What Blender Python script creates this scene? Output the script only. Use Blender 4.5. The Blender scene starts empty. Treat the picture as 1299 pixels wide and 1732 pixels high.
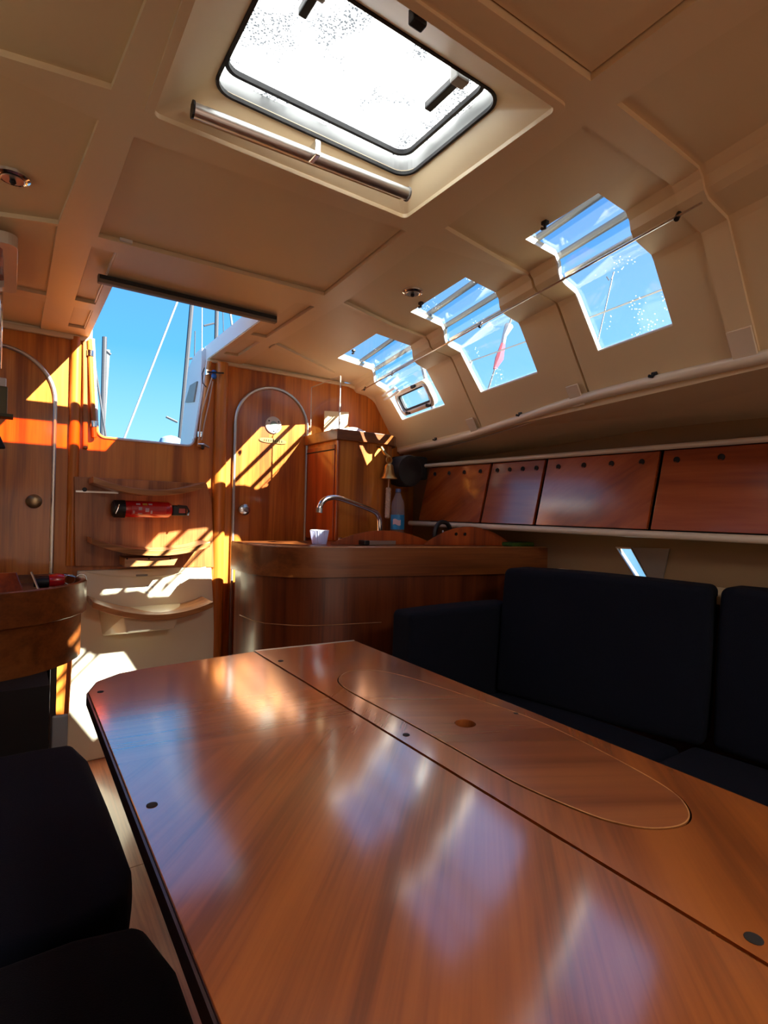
import bpy, bmesh, math, random
from mathutils import Vector, Matrix
from mathutils.geometry import tessellate_polygon
random.seed(3)
S = bpy.context.scene
C = S.collection
PI = math.pi

# ------------------------------------------------------------------ camera
FPX = 916.0; TH = math.radians(34.5); RO = math.radians(1.35); EYE = 1.15
cd = bpy.data.cameras.new('camera'); cam = bpy.data.objects.new('camera', cd); C.objects.link(cam)
F = Vector((math.sin(TH), math.cos(TH), 0)); R0 = Vector((math.cos(TH), -math.sin(TH), 0)); UP = Vector((0, 0, 1))
r = math.cos(RO) * R0 + math.sin(RO) * UP; u = -math.sin(RO) * R0 + math.cos(RO) * UP
M = Matrix((r, u, -F)).transposed().to_4x4(); M.translation = Vector((0, 0, EYE)); cam.matrix_world = M
cd.sensor_fit = 'HORIZONTAL'; cd.sensor_width = 36; cd.lens = 36 * FPX / 1299; cd.clip_start = .02; cd.clip_end = 500
S.camera = cam

# ------------------------------------------------------------------ world, sun, exposure
W = bpy.data.worlds.new('sky'); S.world = W; W.use_nodes = True
nt = W.node_tree; nt.nodes.clear()
o_ = nt.nodes.new('ShaderNodeOutputWorld'); bg = nt.nodes.new('ShaderNodeBackground'); tc = nt.nodes.new('ShaderNodeTexCoord')
sx = nt.nodes.new('ShaderNodeSeparateXYZ'); rp = nt.nodes.new('ShaderNodeValToRGB')
nt.links.new(tc.outputs['Generated'], sx.inputs[0]); nt.links.new(sx.outputs['Z'], rp.inputs[0])
nt.links.new(rp.outputs[0], bg.inputs[0]); nt.links.new(bg.outputs[0], o_.inputs[0])
def lin(c):
    return tuple(((v / 255) / 12.92 if v / 255 <= .04045 else ((v / 255 + .055) / 1.055) ** 2.4) for v in c) + (1,)
el = rp.color_ramp.elements
el[0].position = 0.0; el[0].color = lin((186, 232, 252))
el[1].position = 1.0; el[1].color = lin((70, 125, 205))
for p, c in ((.12, (150, 218, 255)), (.26, (98, 186, 250)), (.5, (96, 158, 228))):
    e = el.new(p); e.color = lin(c)
bg.inputs[1].default_value = 0.92
sd = Vector((-.60, 1, -.82)).normalized()
sl = bpy.data.lights.new('sun', 'SUN'); so = bpy.data.objects.new('sun', sl); C.objects.link(so)
so.rotation_euler = sd.to_track_quat('-Z', 'Y').to_euler(); sl.energy = 25; sl.angle = .009; sl.color = (1, .93, .8)
def area(name, loc, size, sizey, energy, rot=(0, 0, 0), col=(1, 1, 1)):
    l = bpy.data.lights.new(name, 'AREA'); l.shape = 'RECTANGLE'; l.size = size; l.size_y = sizey; l.energy = energy; l.color = col
    o = bpy.data.objects.new(name, l); C.objects.link(o); o.location = loc; o.rotation_euler = rot; return o
# added fill lights, unseen behind the camera, to brighten the cabin
area('forward_hatch_fill', (.54, -.72, 1.89), .5, .5, 10, col=(1, .95, .86))
area('forward_cabin_fill', (.54, -1.44, .7), 1.5, 1.2, 4, rot=(PI / 2, 0, 0), col=(1, .90, .76))
S.view_settings.view_transform = 'Standard'; S.view_settings.look = 'None'
S.view_settings.exposure = 0.5; S.view_settings.gamma = 1.0; S.view_settings.use_curve_mapping = False
S.cycles.max_bounces = 10; S.cycles.diffuse_bounces = 6; S.cycles.glossy_bounces = 4
S.cycles.transparent_max_bounces = 12; S.cycles.transmission_bounces = 6
S.cycles.sample_clamp_indirect = 8; S.cycles.caustics_reflective = False; S.cycles.caustics_refractive = False

# ------------------------------------------------------------------ materials
def newmat(name):
    m = bpy.data.materials.new(name); m.use_nodes = True
    b = m.node_tree.nodes['Principled BSDF']; return m, m.node_tree, b
def plain(name, col, rough=.5, metal=0, coat=0, noise=0, nscale=20, bump=0, spec=.5):
    m, t, b = newmat(name); c = lin(col)
    b.inputs['Base Color'].default_value = c; b.inputs['Roughness'].default_value = rough
    b.inputs['Metallic'].default_value = metal; b.inputs['Coat Weight'].default_value = coat
    b.inputs['Specular IOR Level'].default_value = spec
    if noise or bump:
        tcn = t.nodes.new('ShaderNodeTexCoord'); n = t.nodes.new('ShaderNodeTexNoise')
        n.inputs['Scale'].default_value = nscale; n.inputs['Detail'].default_value = 4
        t.links.new(tcn.outputs['Object'], n.inputs['Vector'])
    if noise:
        mx = t.nodes.new('ShaderNodeMix'); mx.data_type = 'RGBA'
        mx.inputs[6].default_value = tuple(v * (1 - noise) for v in c[:3]) + (1,)
        mx.inputs[7].default_value = tuple(min(1, v * (1 + noise)) for v in c[:3]) + (1,)
        t.links.new(n.outputs[0], mx.inputs[0]); t.links.new(mx.outputs[2], b.inputs['Base Color'])
    if bump:
        bp = t.nodes.new('ShaderNodeBump'); bp.inputs['Strength'].default_value = bump; bp.inputs['Distance'].default_value = .002
        t.links.new(n.outputs[0], bp.inputs['Height']); t.links.new(bp.outputs[0], b.inputs['Normal'])
    return m
def wood(name, dark, mid, light, rot=(0, 0, 0), rough=.25, coat=.6, scale=1.0, figure=.35, coat_ior=1.5, coat_rough=.12, bump=.0, split=None, lacquer=0):
    """grain runs along local X after the rotation"""
    m, t, b = newmat(name); N = t.nodes.new; L = t.links.new
    tcn = N('ShaderNodeTexCoord'); mp = N('ShaderNodeMapping'); mp.inputs['Rotation'].default_value = rot
    L(tcn.outputs['Object'], mp.inputs[0]); vec = mp.outputs[0]
    if split:      # veneer laid in two directions either side of a straight joint a*x+b*y>c
        a_, b_, c_, rot2 = split
        mp2 = N('ShaderNodeMapping'); mp2.inputs['Rotation'].default_value = rot2; L(tcn.outputs['Object'], mp2.inputs[0])
        s = N('ShaderNodeSeparateXYZ'); L(tcn.outputs['Object'], s.inputs[0])
        m1 = N('ShaderNodeMath'); m1.operation = 'MULTIPLY'; m1.inputs[1].default_value = a_; L(s.outputs[0], m1.inputs[0])
        m2 = N('ShaderNodeMath'); m2.operation = 'MULTIPLY_ADD'; m2.inputs[1].default_value = b_; L(s.outputs[1], m2.inputs[0]); L(m1.outputs[0], m2.inputs[2])
        m3 = N('ShaderNodeMath'); m3.operation = 'GREATER_THAN'; m3.inputs[1].default_value = c_; L(m2.outputs[0], m3.inputs[0])
        mv = N('ShaderNodeMix'); mv.data_type = 'VECTOR'; L(m3.outputs[0], mv.inputs[0]); L(mp.outputs[0], mv.inputs[4]); L(mp2.outputs[0], mv.inputs[5])
        vec = mv.outputs[1]
    def stretched(sx_, sy_, sc, det, dist):
        q = N('ShaderNodeMapping'); q.inputs['Scale'].default_value = (sx_, sy_, sy_); L(vec, q.inputs[0])
        n = N('ShaderNodeTexNoise'); n.inputs['Scale'].default_value = sc; n.inputs['Detail'].default_value = det
        n.inputs['Distortion'].default_value = dist; L(q.outputs[0], n.inputs['Vector']); return n
    n1 = stretched(.7 * scale, 9 * scale, 1.6, 5, .6); n2 = stretched(1.6 * scale, 60 * scale, 2.2, 3, .2)
    ad = N('ShaderNodeMath'); ad.operation = 'MULTIPLY_ADD'; ad.inputs[1].default_value = figure
    L(n2.outputs[0], ad.inputs[0]); L(n1.outputs[0], ad.inputs[2])
    rp = N('ShaderNodeValToRGB'); e = rp.color_ramp.elements
    e[0].position = .40 + figure * .3; e[0].color = lin(dark); e[1].position = .66 + figure * .6; e[1].color = lin(light)
    k = e.new(.52 + figure * .5); k.color = lin(mid)
    L(ad.outputs[0], rp.inputs[0]); L(rp.outputs[0], b.inputs['Base Color'])
    b.inputs['Roughness'].default_value = rough; b.inputs['Coat Weight'].default_value = coat
    b.inputs['Coat IOR'].default_value = coat_ior; b.inputs['Coat Roughness'].default_value = coat_rough
    if bump:
        bp = N('ShaderNodeBump'); bp.inputs['Strength'].default_value = bump; bp.inputs['Distance'].default_value = .001
        L(n2.outputs[0], bp.inputs['Height']); L(bp.outputs[0], b.inputs['Normal'])
    if lacquer:      # thick gloss varnish: reflection grows towards grazing view
        b.inputs['Coat Weight'].default_value = 0
        lw = N('ShaderNodeLayerWeight'); lw.inputs[0].default_value = .5; pw = N('ShaderNodeMath'); pw.operation = 'POWER'; pw.inputs[1].default_value = 2.0; L(lw.outputs['Facing'], pw.inputs[0])
        ma = N('ShaderNodeMath'); ma.operation = 'MULTIPLY_ADD'; ma.inputs[1].default_value = 1.0; ma.inputs[2].default_value = .02; L(pw.outputs[0], ma.inputs[0])
        gl = N('ShaderNodeBsdfGlossy'); gl.inputs['Roughness'].default_value = lacquer; gl.inputs[0].default_value = (.95, .95, .95, 1)
        mx = N('ShaderNodeMixShader'); L(ma.outputs[0], mx.inputs[0]); L(b.outputs[0], mx.inputs[1]); L(gl.outputs[0], mx.inputs[2]); L(mx.outputs[0], t.nodes['Material Output'].inputs[0])
    return m
def clear(name, tint=(1, 1, 1), gloss=.08, speck=0, haze=0):
    m, t, b = newmat(name); t.nodes.remove(b); N = t.nodes.new; L = t.links.new
    out = t.nodes['Material Output']; tr = N('ShaderNodeBsdfTransparent'); tr.inputs[0].default_value = tuple(tint) + (1,)
    gl = N('ShaderNodeBsdfGlossy'); gl.inputs['Roughness'].default_value = .03
    fr = N('ShaderNodeFresnel'); fr.inputs[0].default_value = 1.45; mx = N('ShaderNodeMixShader')
    ge = N('ShaderNodeNewGeometry'); ng = N('ShaderNodeMath'); ng.operation = 'SUBTRACT'; ng.inputs[0].default_value = 1; L(ge.outputs['Backfacing'], ng.inputs[1])
    fm_ = N('ShaderNodeMath'); fm_.operation = 'MULTIPLY'; L(fr.outputs[0], fm_.inputs[0]); L(ng.outputs[0], fm_.inputs[1])
    L(fm_.outputs[0], mx.inputs[0]); L(tr.outputs[0], mx.inputs[1]); L(gl.outputs[0], mx.inputs[2]); last = mx
    if speck:
        tcn = N('ShaderNodeTexCoord'); v = N('ShaderNodeTexVoronoi'); v.inputs['Scale'].default_value = 110; L(tcn.outputs['Object'], v.inputs['Vector'])
        n = N('ShaderNodeTexNoise'); n.inputs['Scale'].default_value = 7; L(tcn.outputs['Object'], n.inputs['Vector'])
        lt = N('ShaderNodeMath'); lt.operation = 'LESS_THAN'; lt.inputs[1].default_value = .13; L(v.outputs['Distance'], lt.inputs[0])
        gt = N('ShaderNodeMath'); gt.operation = 'GREATER_THAN'; gt.inputs[1].default_value = .60; L(n.outputs[0], gt.inputs[0])
        mu = N('ShaderNodeMath'); mu.operation = 'MULTIPLY'; L(lt.outputs[0], mu.inputs[0]); L(gt.outputs[0], mu.inputs[1])
        mh = N('ShaderNodeMath'); mh.operation = 'MAXIMUM'; mh.inputs[1].default_value = haze; L(mu.outputs[0], mh.inputs[0])
        tl = N('ShaderNodeBsdfTranslucent'); tl.inputs[0].default_value = (.8, .85, .9, 1); m2 = N('ShaderNodeMixShader')
        L(mh.outputs[0], m2.inputs[0]); L(mx.outputs[0], m2.inputs[1]); L(tl.outputs[0], m2.inputs[2]); last = m2
    L(last.outputs[0], out.inputs[0]); return m

Z90 = (0, PI / 2, 0)      # grain vertical
WD, WM, WL = (96, 44, 12), (166, 88, 30), (205, 124, 52)
m_bulk = wood('teak_bulkhead', (150, 78, 22), (204, 118, 38), (226, 144, 54), Z90, rough=.38, coat=.12, scale=.8, figure=.25)
m_door = wood('teak_door', (150, 78, 26), (196, 114, 40), (216, 138, 58), Z90, rough=.3, coat=.4, scale=1.1, coat_rough=.1)
m_red = wood('cherry_cabinet', (120, 44, 10), (172, 76, 22), (192, 92, 34), Z90, rough=.3, coat=.5, scale=.8, figure=.2)
m_loc = wood('locker_cherry', (134, 58, 20), (160, 74, 28), (178, 90, 38), (0, 0, PI / 2), rough=.25, scale=.6, figure=.25, lacquer=.13)
m_loc2 = wood('locker_plywood', (134, 58, 20), (160, 74, 28), (178, 90, 38), (PI / 5, 0, PI / 2), rough=.25, scale=.6, figure=.25, lacquer=.13)
m_counter = wood('worktop_teak', (104, 52, 18), (132, 72, 28), (150, 86, 38), (0, 0, .25), rough=.34, coat=.2, scale=.9, figure=.3)
m_base = wood('galley_base_teak', (84, 34, 10), (110, 50, 18), (124, 60, 24), Z90, rough=.34, coat=.2, scale=1.1)
TD, TM, TL = (122, 58, 16), (156, 80, 26), (172, 92, 32)
g45 = (0, 0, -PI / 4)
m_tleaf = wood('table_veneer', TD, TM, TL, g45, rough=.3, coat=1, scale=1.5, lacquer=.12, figure=.45, split=(.15, 1, .80, (0, 0, .1)))
m_tmid = wood('table_centre_veneer', TD, TM, TL, g45, rough=.3, coat=1, scale=1.2, lacquer=.12, figure=.3)
m_tlid = wood('table_lid_veneer', TD, (150, 80, 38), (170, 96, 46), (0, 0, .5), rough=.3, coat=1, scale=.7, lacquer=.14, figure=.2)
m_tedge = wood('table_dark_edge', (30, 12, 6), (44, 20, 10), (56, 26, 12), (0, 0, PI / 2), rough=.4, coat=.3)
m_step = wood('step_teak', (150, 96, 50), (190, 132, 78), (212, 156, 98), (0, 0, 0), rough=.35, coat=.3, scale=1.4)
m_board = wood('ladder_board', (134, 76, 36), (174, 106, 52), (194, 126, 68), Z90, rough=.4, coat=.1, scale=1.2)
m_floor = wood('floor_teak', (120, 58, 34), (172, 98, 62), (196, 122, 82), (0, 0, PI / 2), rough=.35, coat=.4)
m_cream = plain('liner_vinyl', (222, 202, 166), .55, noise=.04, nscale=6, bump=.15)
m_panel = plain('liner_panel', (222, 201, 163), .5, noise=.05, nscale=4, bump=.1)
m_rib = plain('liner_moulding', (226, 205, 168), .42, noise=.03, nscale=5)
m_white = plain('white_gelcoat', (240, 230, 200), .3, coat=.4, noise=.03, nscale=6)
m_whitep = plain('white_paint', (235, 236, 238), .4)
m_fabric = plain('navy_fabric', (13, 17, 29), .95, noise=.35, nscale=500, bump=.6, spec=.2)
m_fabric2 = plain('charcoal_fabric', (15, 17, 23), .95, noise=.35, nscale=420, bump=.6, spec=.2)
m_chrome = plain('chrome', (225, 226, 230), .1, 1)
m_alu = plain('brushed_aluminium', (200, 198, 194), .35, .9)
m_pearl = plain('pale_vinyl_tube', (222, 208, 188), .3, coat=.5)
m_black = plain('black_plastic', (20, 20, 22), .45)
m_rubber = plain('dark_rubber', (36, 36, 38), .7)
m_brass = plain('worn_brass', (190, 150, 90), .35, .85, noise=.3, nscale=60)
m_redp = plain('red_paint', (200, 12, 24), .25, coat=.8)
m_rope = plain('cotton_rope', (214, 184, 160), .9, bump=.4, nscale=120)
m_label = plain('blue_label', (40, 140, 200), .4)
m_pink = plain('pale_print', (222, 190, 200), .5)
m_yellow = plain('yellow_print', (210, 160, 60), .5)
m_blue = plain('blue_cord', (40, 110, 190), .6)
m_green = plain('green_sponge', (70, 110, 40), .95, noise=.4, nscale=90, bump=.8)
m_steel = plain('steel', (190, 195, 200), .2, 1)
m_dome = plain('grey_dome', (120, 150, 178), .5)
m_grey = plain('grey_plastic', (150, 148, 144), .5)
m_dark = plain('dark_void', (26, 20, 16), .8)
m_glass = clear('window_acrylic', (.93, .97, 1.0), speck=1, haze=.012)
m_clear = clear('clear_acrylic', (.96, .97, .97))
m_tint = clear('tinted_acrylic', (.85, .42, .16))
m_mast = plain('mast_aluminium', (52, 56, 64), .5)
m_stay = plain('pale_stay', (118, 126, 132), .6)
def hatchmat():
    m, t, b = newmat('frosted_hatch'); t.nodes.remove(b); N = t.nodes.new; L = t.links.new; out = t.nodes['Material Output']
    tcn = N('ShaderNodeTexCoord'); v = N('ShaderNodeTexVoronoi'); v.inputs['Scale'].default_value = 210; L(tcn.outputs['Object'], v.inputs['Vector'])
    n = N('ShaderNodeTexNoise'); n.inputs['Scale'].default_value = 11; n.inputs['Detail'].default_value = 3; L(tcn.outputs['Object'], n.inputs['Vector'])
    n2 = N('ShaderNodeTexNoise'); n2.inputs['Scale'].default_value = 260; L(tcn.outputs['Object'], n2.inputs['Vector'])
    r1 = N('ShaderNodeMapRange'); r1.inputs[1].default_value = .42; r1.inputs[2].default_value = .60; r1.inputs[3].default_value = 0; r1.inputs[4].default_value = .50; L(n.outputs[0], r1.inputs[0])
    lt = N('ShaderNodeMath'); lt.operation = 'LESS_THAN'; L(v.outputs['Distance'], lt.inputs[0]); L(r1.outputs[0], lt.inputs[1])
    gt = N('ShaderNodeMath'); gt.operation = 'GREATER_THAN'; gt.inputs[1].default_value = .42; L(n2.outputs[0], gt.inputs[0])
    mu = N('ShaderNodeMath'); mu.operation = 'MULTIPLY'; L(lt.outputs[0], mu.inputs[0]); L(gt.outputs[0], mu.inputs[1])
    cm = N('ShaderNodeMix'); cm.data_type = 'RGBA'; cm.inputs[6].default_value = (.88, .90, .91, 1); cm.inputs[7].default_value = (.09, .10, .11, 1); L(mu.outputs[0], cm.inputs[0])
    tl = N('ShaderNodeBsdfTranslucent'); L(cm.outputs[2], tl.inputs[0]); L(tl.outputs[0], out.inputs[0]); return m
m_hatch = hatchmat()
def watermat():
    m, t, b = newmat('harbour_water'); b.inputs['Base Color'].default_value = (.02, .06, .10, 1); b.inputs['Roughness'].default_value = .12
    n = t.nodes.new('ShaderNodeTexNoise'); n.inputs['Scale'].default_value = 1.5; bp = t.nodes.new('ShaderNodeBump'); bp.inputs['Strength'].default_value = .4
    t.links.new(n.outputs[0], bp.inputs['Height']); t.links.new(bp.outputs[0], b.inputs['Normal']); return m
m_water = watermat()

# ------------------------------------------------------------------ mesh helpers
class MB:
    def __init__(s): s.v = []; s.f = []
    def add(s, vs, fs):
        o = len(s.v); s.v += [tuple(p) for p in vs]; s.f += [tuple(i + o for i in f) for f in fs]; return s
    def box(s, x0, x1, y0, y1, z0, z1):
        return s.add([(x0, y0, z0), (x1, y0, z0), (x1, y1, z0), (x0, y1, z0), (x0, y0, z1), (x1, y0, z1), (x1, y1, z1), (x0, y1, z1)],
                     [(0, 3, 2, 1), (4, 5, 6, 7), (0, 1, 5, 4), (1, 2, 6, 5), (2, 3, 7, 6), (3, 0, 4, 7)])
    def hexa(s, lo, hi):
        return s.add(list(lo) + list(hi), [(0, 3, 2, 1), (4, 5, 6, 7), (0, 1, 5, 4), (1, 2, 6, 5), (2, 3, 7, 6), (3, 0, 4, 7)])
    def prism(s, outer, holes, a0, a1, axis='z', shift=None):
        """2D outline (ccw) with holes pushed from a0 to a1 along an axis"""
        def m(p, a):
            if axis == 'z': return (p[0], p[1], a)
            if axis == 'y': return (p[0], a, p[1])
            return (a, p[0], p[1])
        loops = [outer] + list(holes); flat = [p for l in loops for p in l]
        tri = tessellate_polygon([[Vector((p[0], p[1], 0)) for p in l] for l in loops]); n = len(flat)
        fs = [tuple(t) for t in tri] + [tuple(i + n for i in reversed(t)) for t in tri]; o = 0
        for l in loops:
            k = len(l)
            for i in range(k): j = (i + 1) % k; fs.append((o + i, o + j, o + j + n, o + i + n))
            o += k
        f0 = a0 if callable(a0) else (lambda p: a0); f1 = a1 if callable(a1) else (lambda p: a1)
        return s.add([m(p, f0(p)) for p in flat] + [m(p, f1(p)) for p in flat], fs)
    def tube(s, pts, r, n=10, cap=True, flat=None):
        pts = [Vector(p) for p in pts]; rs = r if isinstance(r, (list, tuple)) else [r] * len(pts)
        vs = []; fs = []; up = None
        for i, p in enumerate(pts):
            d = (pts[min(i + 1, len(pts) - 1)] - pts[max(i - 1, 0)]).normalized()
            if up is None: up = Vector((0, 0, 1)) if abs(d.z) < .9 else Vector((0, 1, 0))
            a = d.cross(up).normalized(); b_ = a.cross(d).normalized(); up = b_
            for k in range(n):
                t = 2 * PI * k / n; vs.append(p + (a * math.cos(t) + b_ * math.sin(t)) * rs[i])
        for i in range(len(pts) - 1):
            for k in range(n): q = (k + 1) % n; fs.append((i * n + k, i * n + q, (i + 1) * n + q, (i + 1) * n + k))
        if cap: fs.append(tuple(reversed(range(n)))); fs.append(tuple((len(pts) - 1) * n + k for k in range(n)))
        return s.add(vs, fs)
    def lathe(s, prof, c, n=24, axis='z'):
        vs = []; fs = []
        for (r_, h) in prof:
            for k in range(n):
                t = 2 * PI * k / n; a, b_ = r_ * math.cos(t), r_ * math.sin(t)
                p = {'z': (a, b_, h), 'y': (a, h, b_), 'x': (h, a, b_)}[axis]; vs.append((c[0] + p[0], c[1] + p[1], c[2] + p[2]))
        for i in range(len(prof) - 1):
            for k in range(n): q = (k + 1) % n; fs.append((i * n + k, i * n + q, (i + 1) * n + q, (i + 1) * n + k))
        fs.append(tuple(reversed(range(n)))); fs.append(tuple((len(prof) - 1) * n + k for k in range(n)))
        return s.add(vs, fs)
def obj(name, mb, mat, parent=None, smooth=False, bevel=0, seg=2, origin=None, angle=35):
    me = bpy.data.meshes.new(name); off = Vector(origin) if origin is not None else Vector((0, 0, 0))
    me.from_pydata([tuple(Vector(v) - off) for v in mb.v], [], mb.f); me.validate()
    bm = bmesh.new(); bm.from_mesh(me); bmesh.ops.recalc_face_normals(bm, faces=bm.faces); bm.to_mesh(me); bm.free()
    me.materials.append(mat)
    o = bpy.data.objects.new(name, me); C.objects.link(o); o.location = off
    if parent is not None:
        o.parent = parent; base = parent
        w = Matrix.Identity(4); q = parent
        w = Matrix.Translation(world_loc(parent)); o.matrix_parent_inverse = w.inverted()
    if smooth:
        for p in me.polygons: p.use_smooth = True
        me.set_sharp_from_angle(angle=math.radians(angle))
    if bevel:
        b = o.modifiers.new('edges', 'BEVEL'); b.width = bevel; b.segments = seg; b.limit_method = 'ANGLE'; b.angle_limit = math.radians(40); b.harden_normals = False
    return o
def world_loc(o):
    # every object here is only translated
    if o.parent is None: return Vector(o.location)
    return world_loc(o.parent) + (o.matrix_parent_inverse.to_translation()) + Vector(o.location)
def tag(o, label, cat, group=None):
    o['label'] = label; o['category'] = cat
    if group: o['group'] = group
    return o
def thing(name, label, cat, loc=(0, 0, 0), group=None):
    o = bpy.data.objects.new(name, None); C.objects.link(o); o.location = loc; o.empty_display_size = .05; return tag(o, label, cat, group)
def base_of(mb):
    xs, ys, zs = zip(*mb.v); return ((min(xs) + max(xs)) / 2, (min(ys) + max(ys)) / 2, min(zs))
def single(name, mb, mat, label, cat, group=None, **k):
    return tag(obj(name, mb, mat, origin=base_of(mb), **k), label, cat, group)
def struct(name, mb, mat, parent=None, **k):
    o = obj(name, mb, mat, parent, **k)
    if parent is None: o['kind'] = 'structure'
    return o
def at(px, py, X=None, Y=None, Z=None):
    """point of the place seen at photo pixel (px, py) on a given plane"""
    a = (px - 649.5) / FPX; b_ = -(py - 866) / FPX
    d = r * a + u * b_ + F; e = Vector((0, 0, EYE))
    t = X / d.x if X is not None else Y / d.y if Y is not None else (Z - EYE) / d.z
    return e + d * t
def arc(cx, cy, rx, ry, a0, a1, n):
    return [(cx + rx * math.cos(math.radians(a0 + (a1 - a0) * i / n)), cy + ry * math.sin(math.radians(a0 + (a1 - a0) * i / n))) for i in range(n + 1)]
def rrect(x0, x1, y0, y1, rr, n=5):
    return (arc(x1 - rr, y0 + rr, rr, rr, -90, 0, n) + arc(x1 - rr, y1 - rr, rr, rr, 0, 90, n) + arc(x0 + rr, y1 - rr, rr, rr, 90, 180, n) + arc(x0 + rr, y0 + rr, rr, rr, 180, 270, n))
def cushion(pts, z0, z1, rad, crown=.012, lean=(0, 0), seg=5, plan=0):
    """padded cushion over a four-cornered footprint"""
    bm = bmesh.new(); lo = [bm.verts.new((x, y, z0)) for x, y in pts]; hi = [bm.verts.new((x + lean[0], y + lean[1], z1)) for x, y in pts]
    bm.faces.new(lo[::-1]); bm.faces.new(hi)
    for i in range(4): j = (i + 1) % 4; bm.faces.new((lo[i], lo[j], hi[j], hi[i]))
    bmesh.ops.subdivide_edges(bm, edges=bm.edges[:], cuts=5, use_grid_fill=True)
    bm.normal_update(); cen = sum((v.co for v in bm.verts), Vector()) / len(bm.verts)
    be = [e for e in bm.edges if len(e.link_faces) == 2 and e.link_faces[0].normal.angle(e.link_faces[1].normal) > .6]
    sx_ = max(abs(v.co.x - cen.x) for v in bm.verts); sy_ = max(abs(v.co.y - cen.y) for v in bm.verts); sz_ = (z1 - z0) / 2
    bmesh.ops.bevel(bm, geom=be, offset=rad, segments=seg, profile=.5, affect='EDGES', clamp_overlap=True)
    for v in bm.verts:
        d = v.co - cen; a, b_, c_ = (min(1, abs(d.x) / sx_), min(1, abs(d.y) / sy_), min(1, abs(d.z) / sz_))
        v.co += Vector((math.copysign(a * (1 - b_ ** 2) * (1 - c_ ** 2), d.x), math.copysign(b_ * (1 - a ** 2) * (1 - c_ ** 2), d.y), math.copysign(c_ * (1 - a ** 2) * (1 - b_ ** 2), d.z))) * crown * 2
    if plan:      # round the corners of the footprint
        for v in bm.verts:
            d = v.co - cen; ax, ay = abs(d.x) - (sx_ - plan), abs(d.y) - (sy_ - plan)
            if ax > 0 and ay > 0:
                p_, q_ = min(1, ax / plan), min(1, ay / plan)
                v.co.x = cen.x + math.copysign(sx_ - plan + plan * p_ * math.sqrt(1 - q_ * q_ / 2), d.x); v.co.y = cen.y + math.copysign(sy_ - plan + plan * q_ * math.sqrt(1 - p_ * p_ / 2), d.y)
    m = MB(); bm.verts.index_update(); m.add([v.co.copy() for v in bm.verts], [[v.index for v in f.verts] for f in bm.faces]); bm.free(); return m

CZ = 1.90; AFT = 2.77; FWD = -1.5; MID = 1.09   # ceiling height, aft bulkhead, forward end, twice the centre line
RZ = .012                                      # depth of the recessed liner panels
def X1(y): return 1.20 + .2 * (y - .584)
def X2(y): return 1.335 + .209 * (y - .58)
def XW(y): return 1.123 + .127 * (y - .775)
SIDEK = .69
def XI(y, side=1): return .891 + .080 * max(0, min(1, (y - .647) / 1.06)) + (.032 if side < 0 else 0)
# profile of the cabin side: (x, z) for a given y
def RAILZ(y): return 1.553 + (.014 if y > .4 else 0) * math.exp(-((y - 1.1) / .5) ** 2) - .022 * max(0, min(1, (y - 1.2) / .9)) - .004
PROF = [lambda y: (XI(y), CZ + RZ), lambda y: (XW(y), CZ + RZ), lambda y: (X1(y), CZ + .008), lambda y: (X1(y) + .020, CZ - .008), lambda y: (X1(y) + .030, CZ - .030),
        lambda y: (X1(y) + .045, CZ - .042), lambda y: (X1(y) + .08, CZ - .047), lambda y: (X2(y), 1.845), lambda y: (X2(y) + .012, 1.832),
        lambda y: (X2(y) + SIDEK * (1.845 - 1.683), 1.683), lambda y: (X2(y) + SIDEK * (1.845 - RAILZ(y)), RAILZ(y))]
def prof_pt(j, y, off=0.0, side=1):
    x, z = PROF[j](y)
    if j == 0: x = XI(y, side)
    if off:
        xa, za = PROF[max(j - 1, 0)](y); xb, zb = PROF[min(j + 1, len(PROF) - 1)](y); d = Vector((xb - xa, zb - za)).normalized()
        x += -d.y * off if True else 0; z += d.x * off      # outward: up and outboard
    return (x if side > 0 else MID - x, y, z)
def bay(ya, yb, win=None, side=1, t=.018, j0=0, j1=None, off=0.0):
    """one moulded liner bay; ya, yb give the edge y for each profile point; win = (first j, last j, [y0], [y1])"""
    j1 = len(PROF) - 1 if j1 is None else j1; m = MB(); J = list(range(j0, j1 + 1))
    def ys(j):
        a, b_ = ya(j), yb(j)
        if win:
            q = min(max(j, win[0]), win[1]) - win[0]; return [a, win[2][q], win[3][q], b_]
        return [a, b_]
    n = len(ys(j0)); vi = []; vo = []
    for j in J:
        for y in ys(j): vi.append(prof_pt(j, y, off, side))
    for j in J:
        for y in ys(j): vo.append(prof_pt(j, y, off + t, side))
    K = len(vi); fs = []; cells = {}
    for a in range(len(J) - 1):
        for i in range(n - 1):
            hole = win and i == 1 and win[0] <= J[a] < win[1]; cells[(a, i)] = not hole
    for (a, i), full in cells.items():
        q = [a * n + i, a * n + i + 1, (a + 1) * n + i + 1, (a + 1) * n + i]
        if full: fs.append(tuple(q)); fs.append(tuple(x + K for x in reversed(q)))
        for (da, di, e0, e1) in ((-1, 0, q[0], q[1]), (1, 0, q[3], q[2]), (0, -1, q[0], q[3]), (0, 1, q[1], q[2])):
            nb = cells.get((a + da, i + di), False)
            if full and not nb: fs.append((e0, e1, e1 + K, e0 + K))
    return m.add(vi + vo, fs)

# ------------------------------------------------------------------ structure: hull box, bulkheads, floor
HR = 2.13; HL = MID - HR
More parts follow.
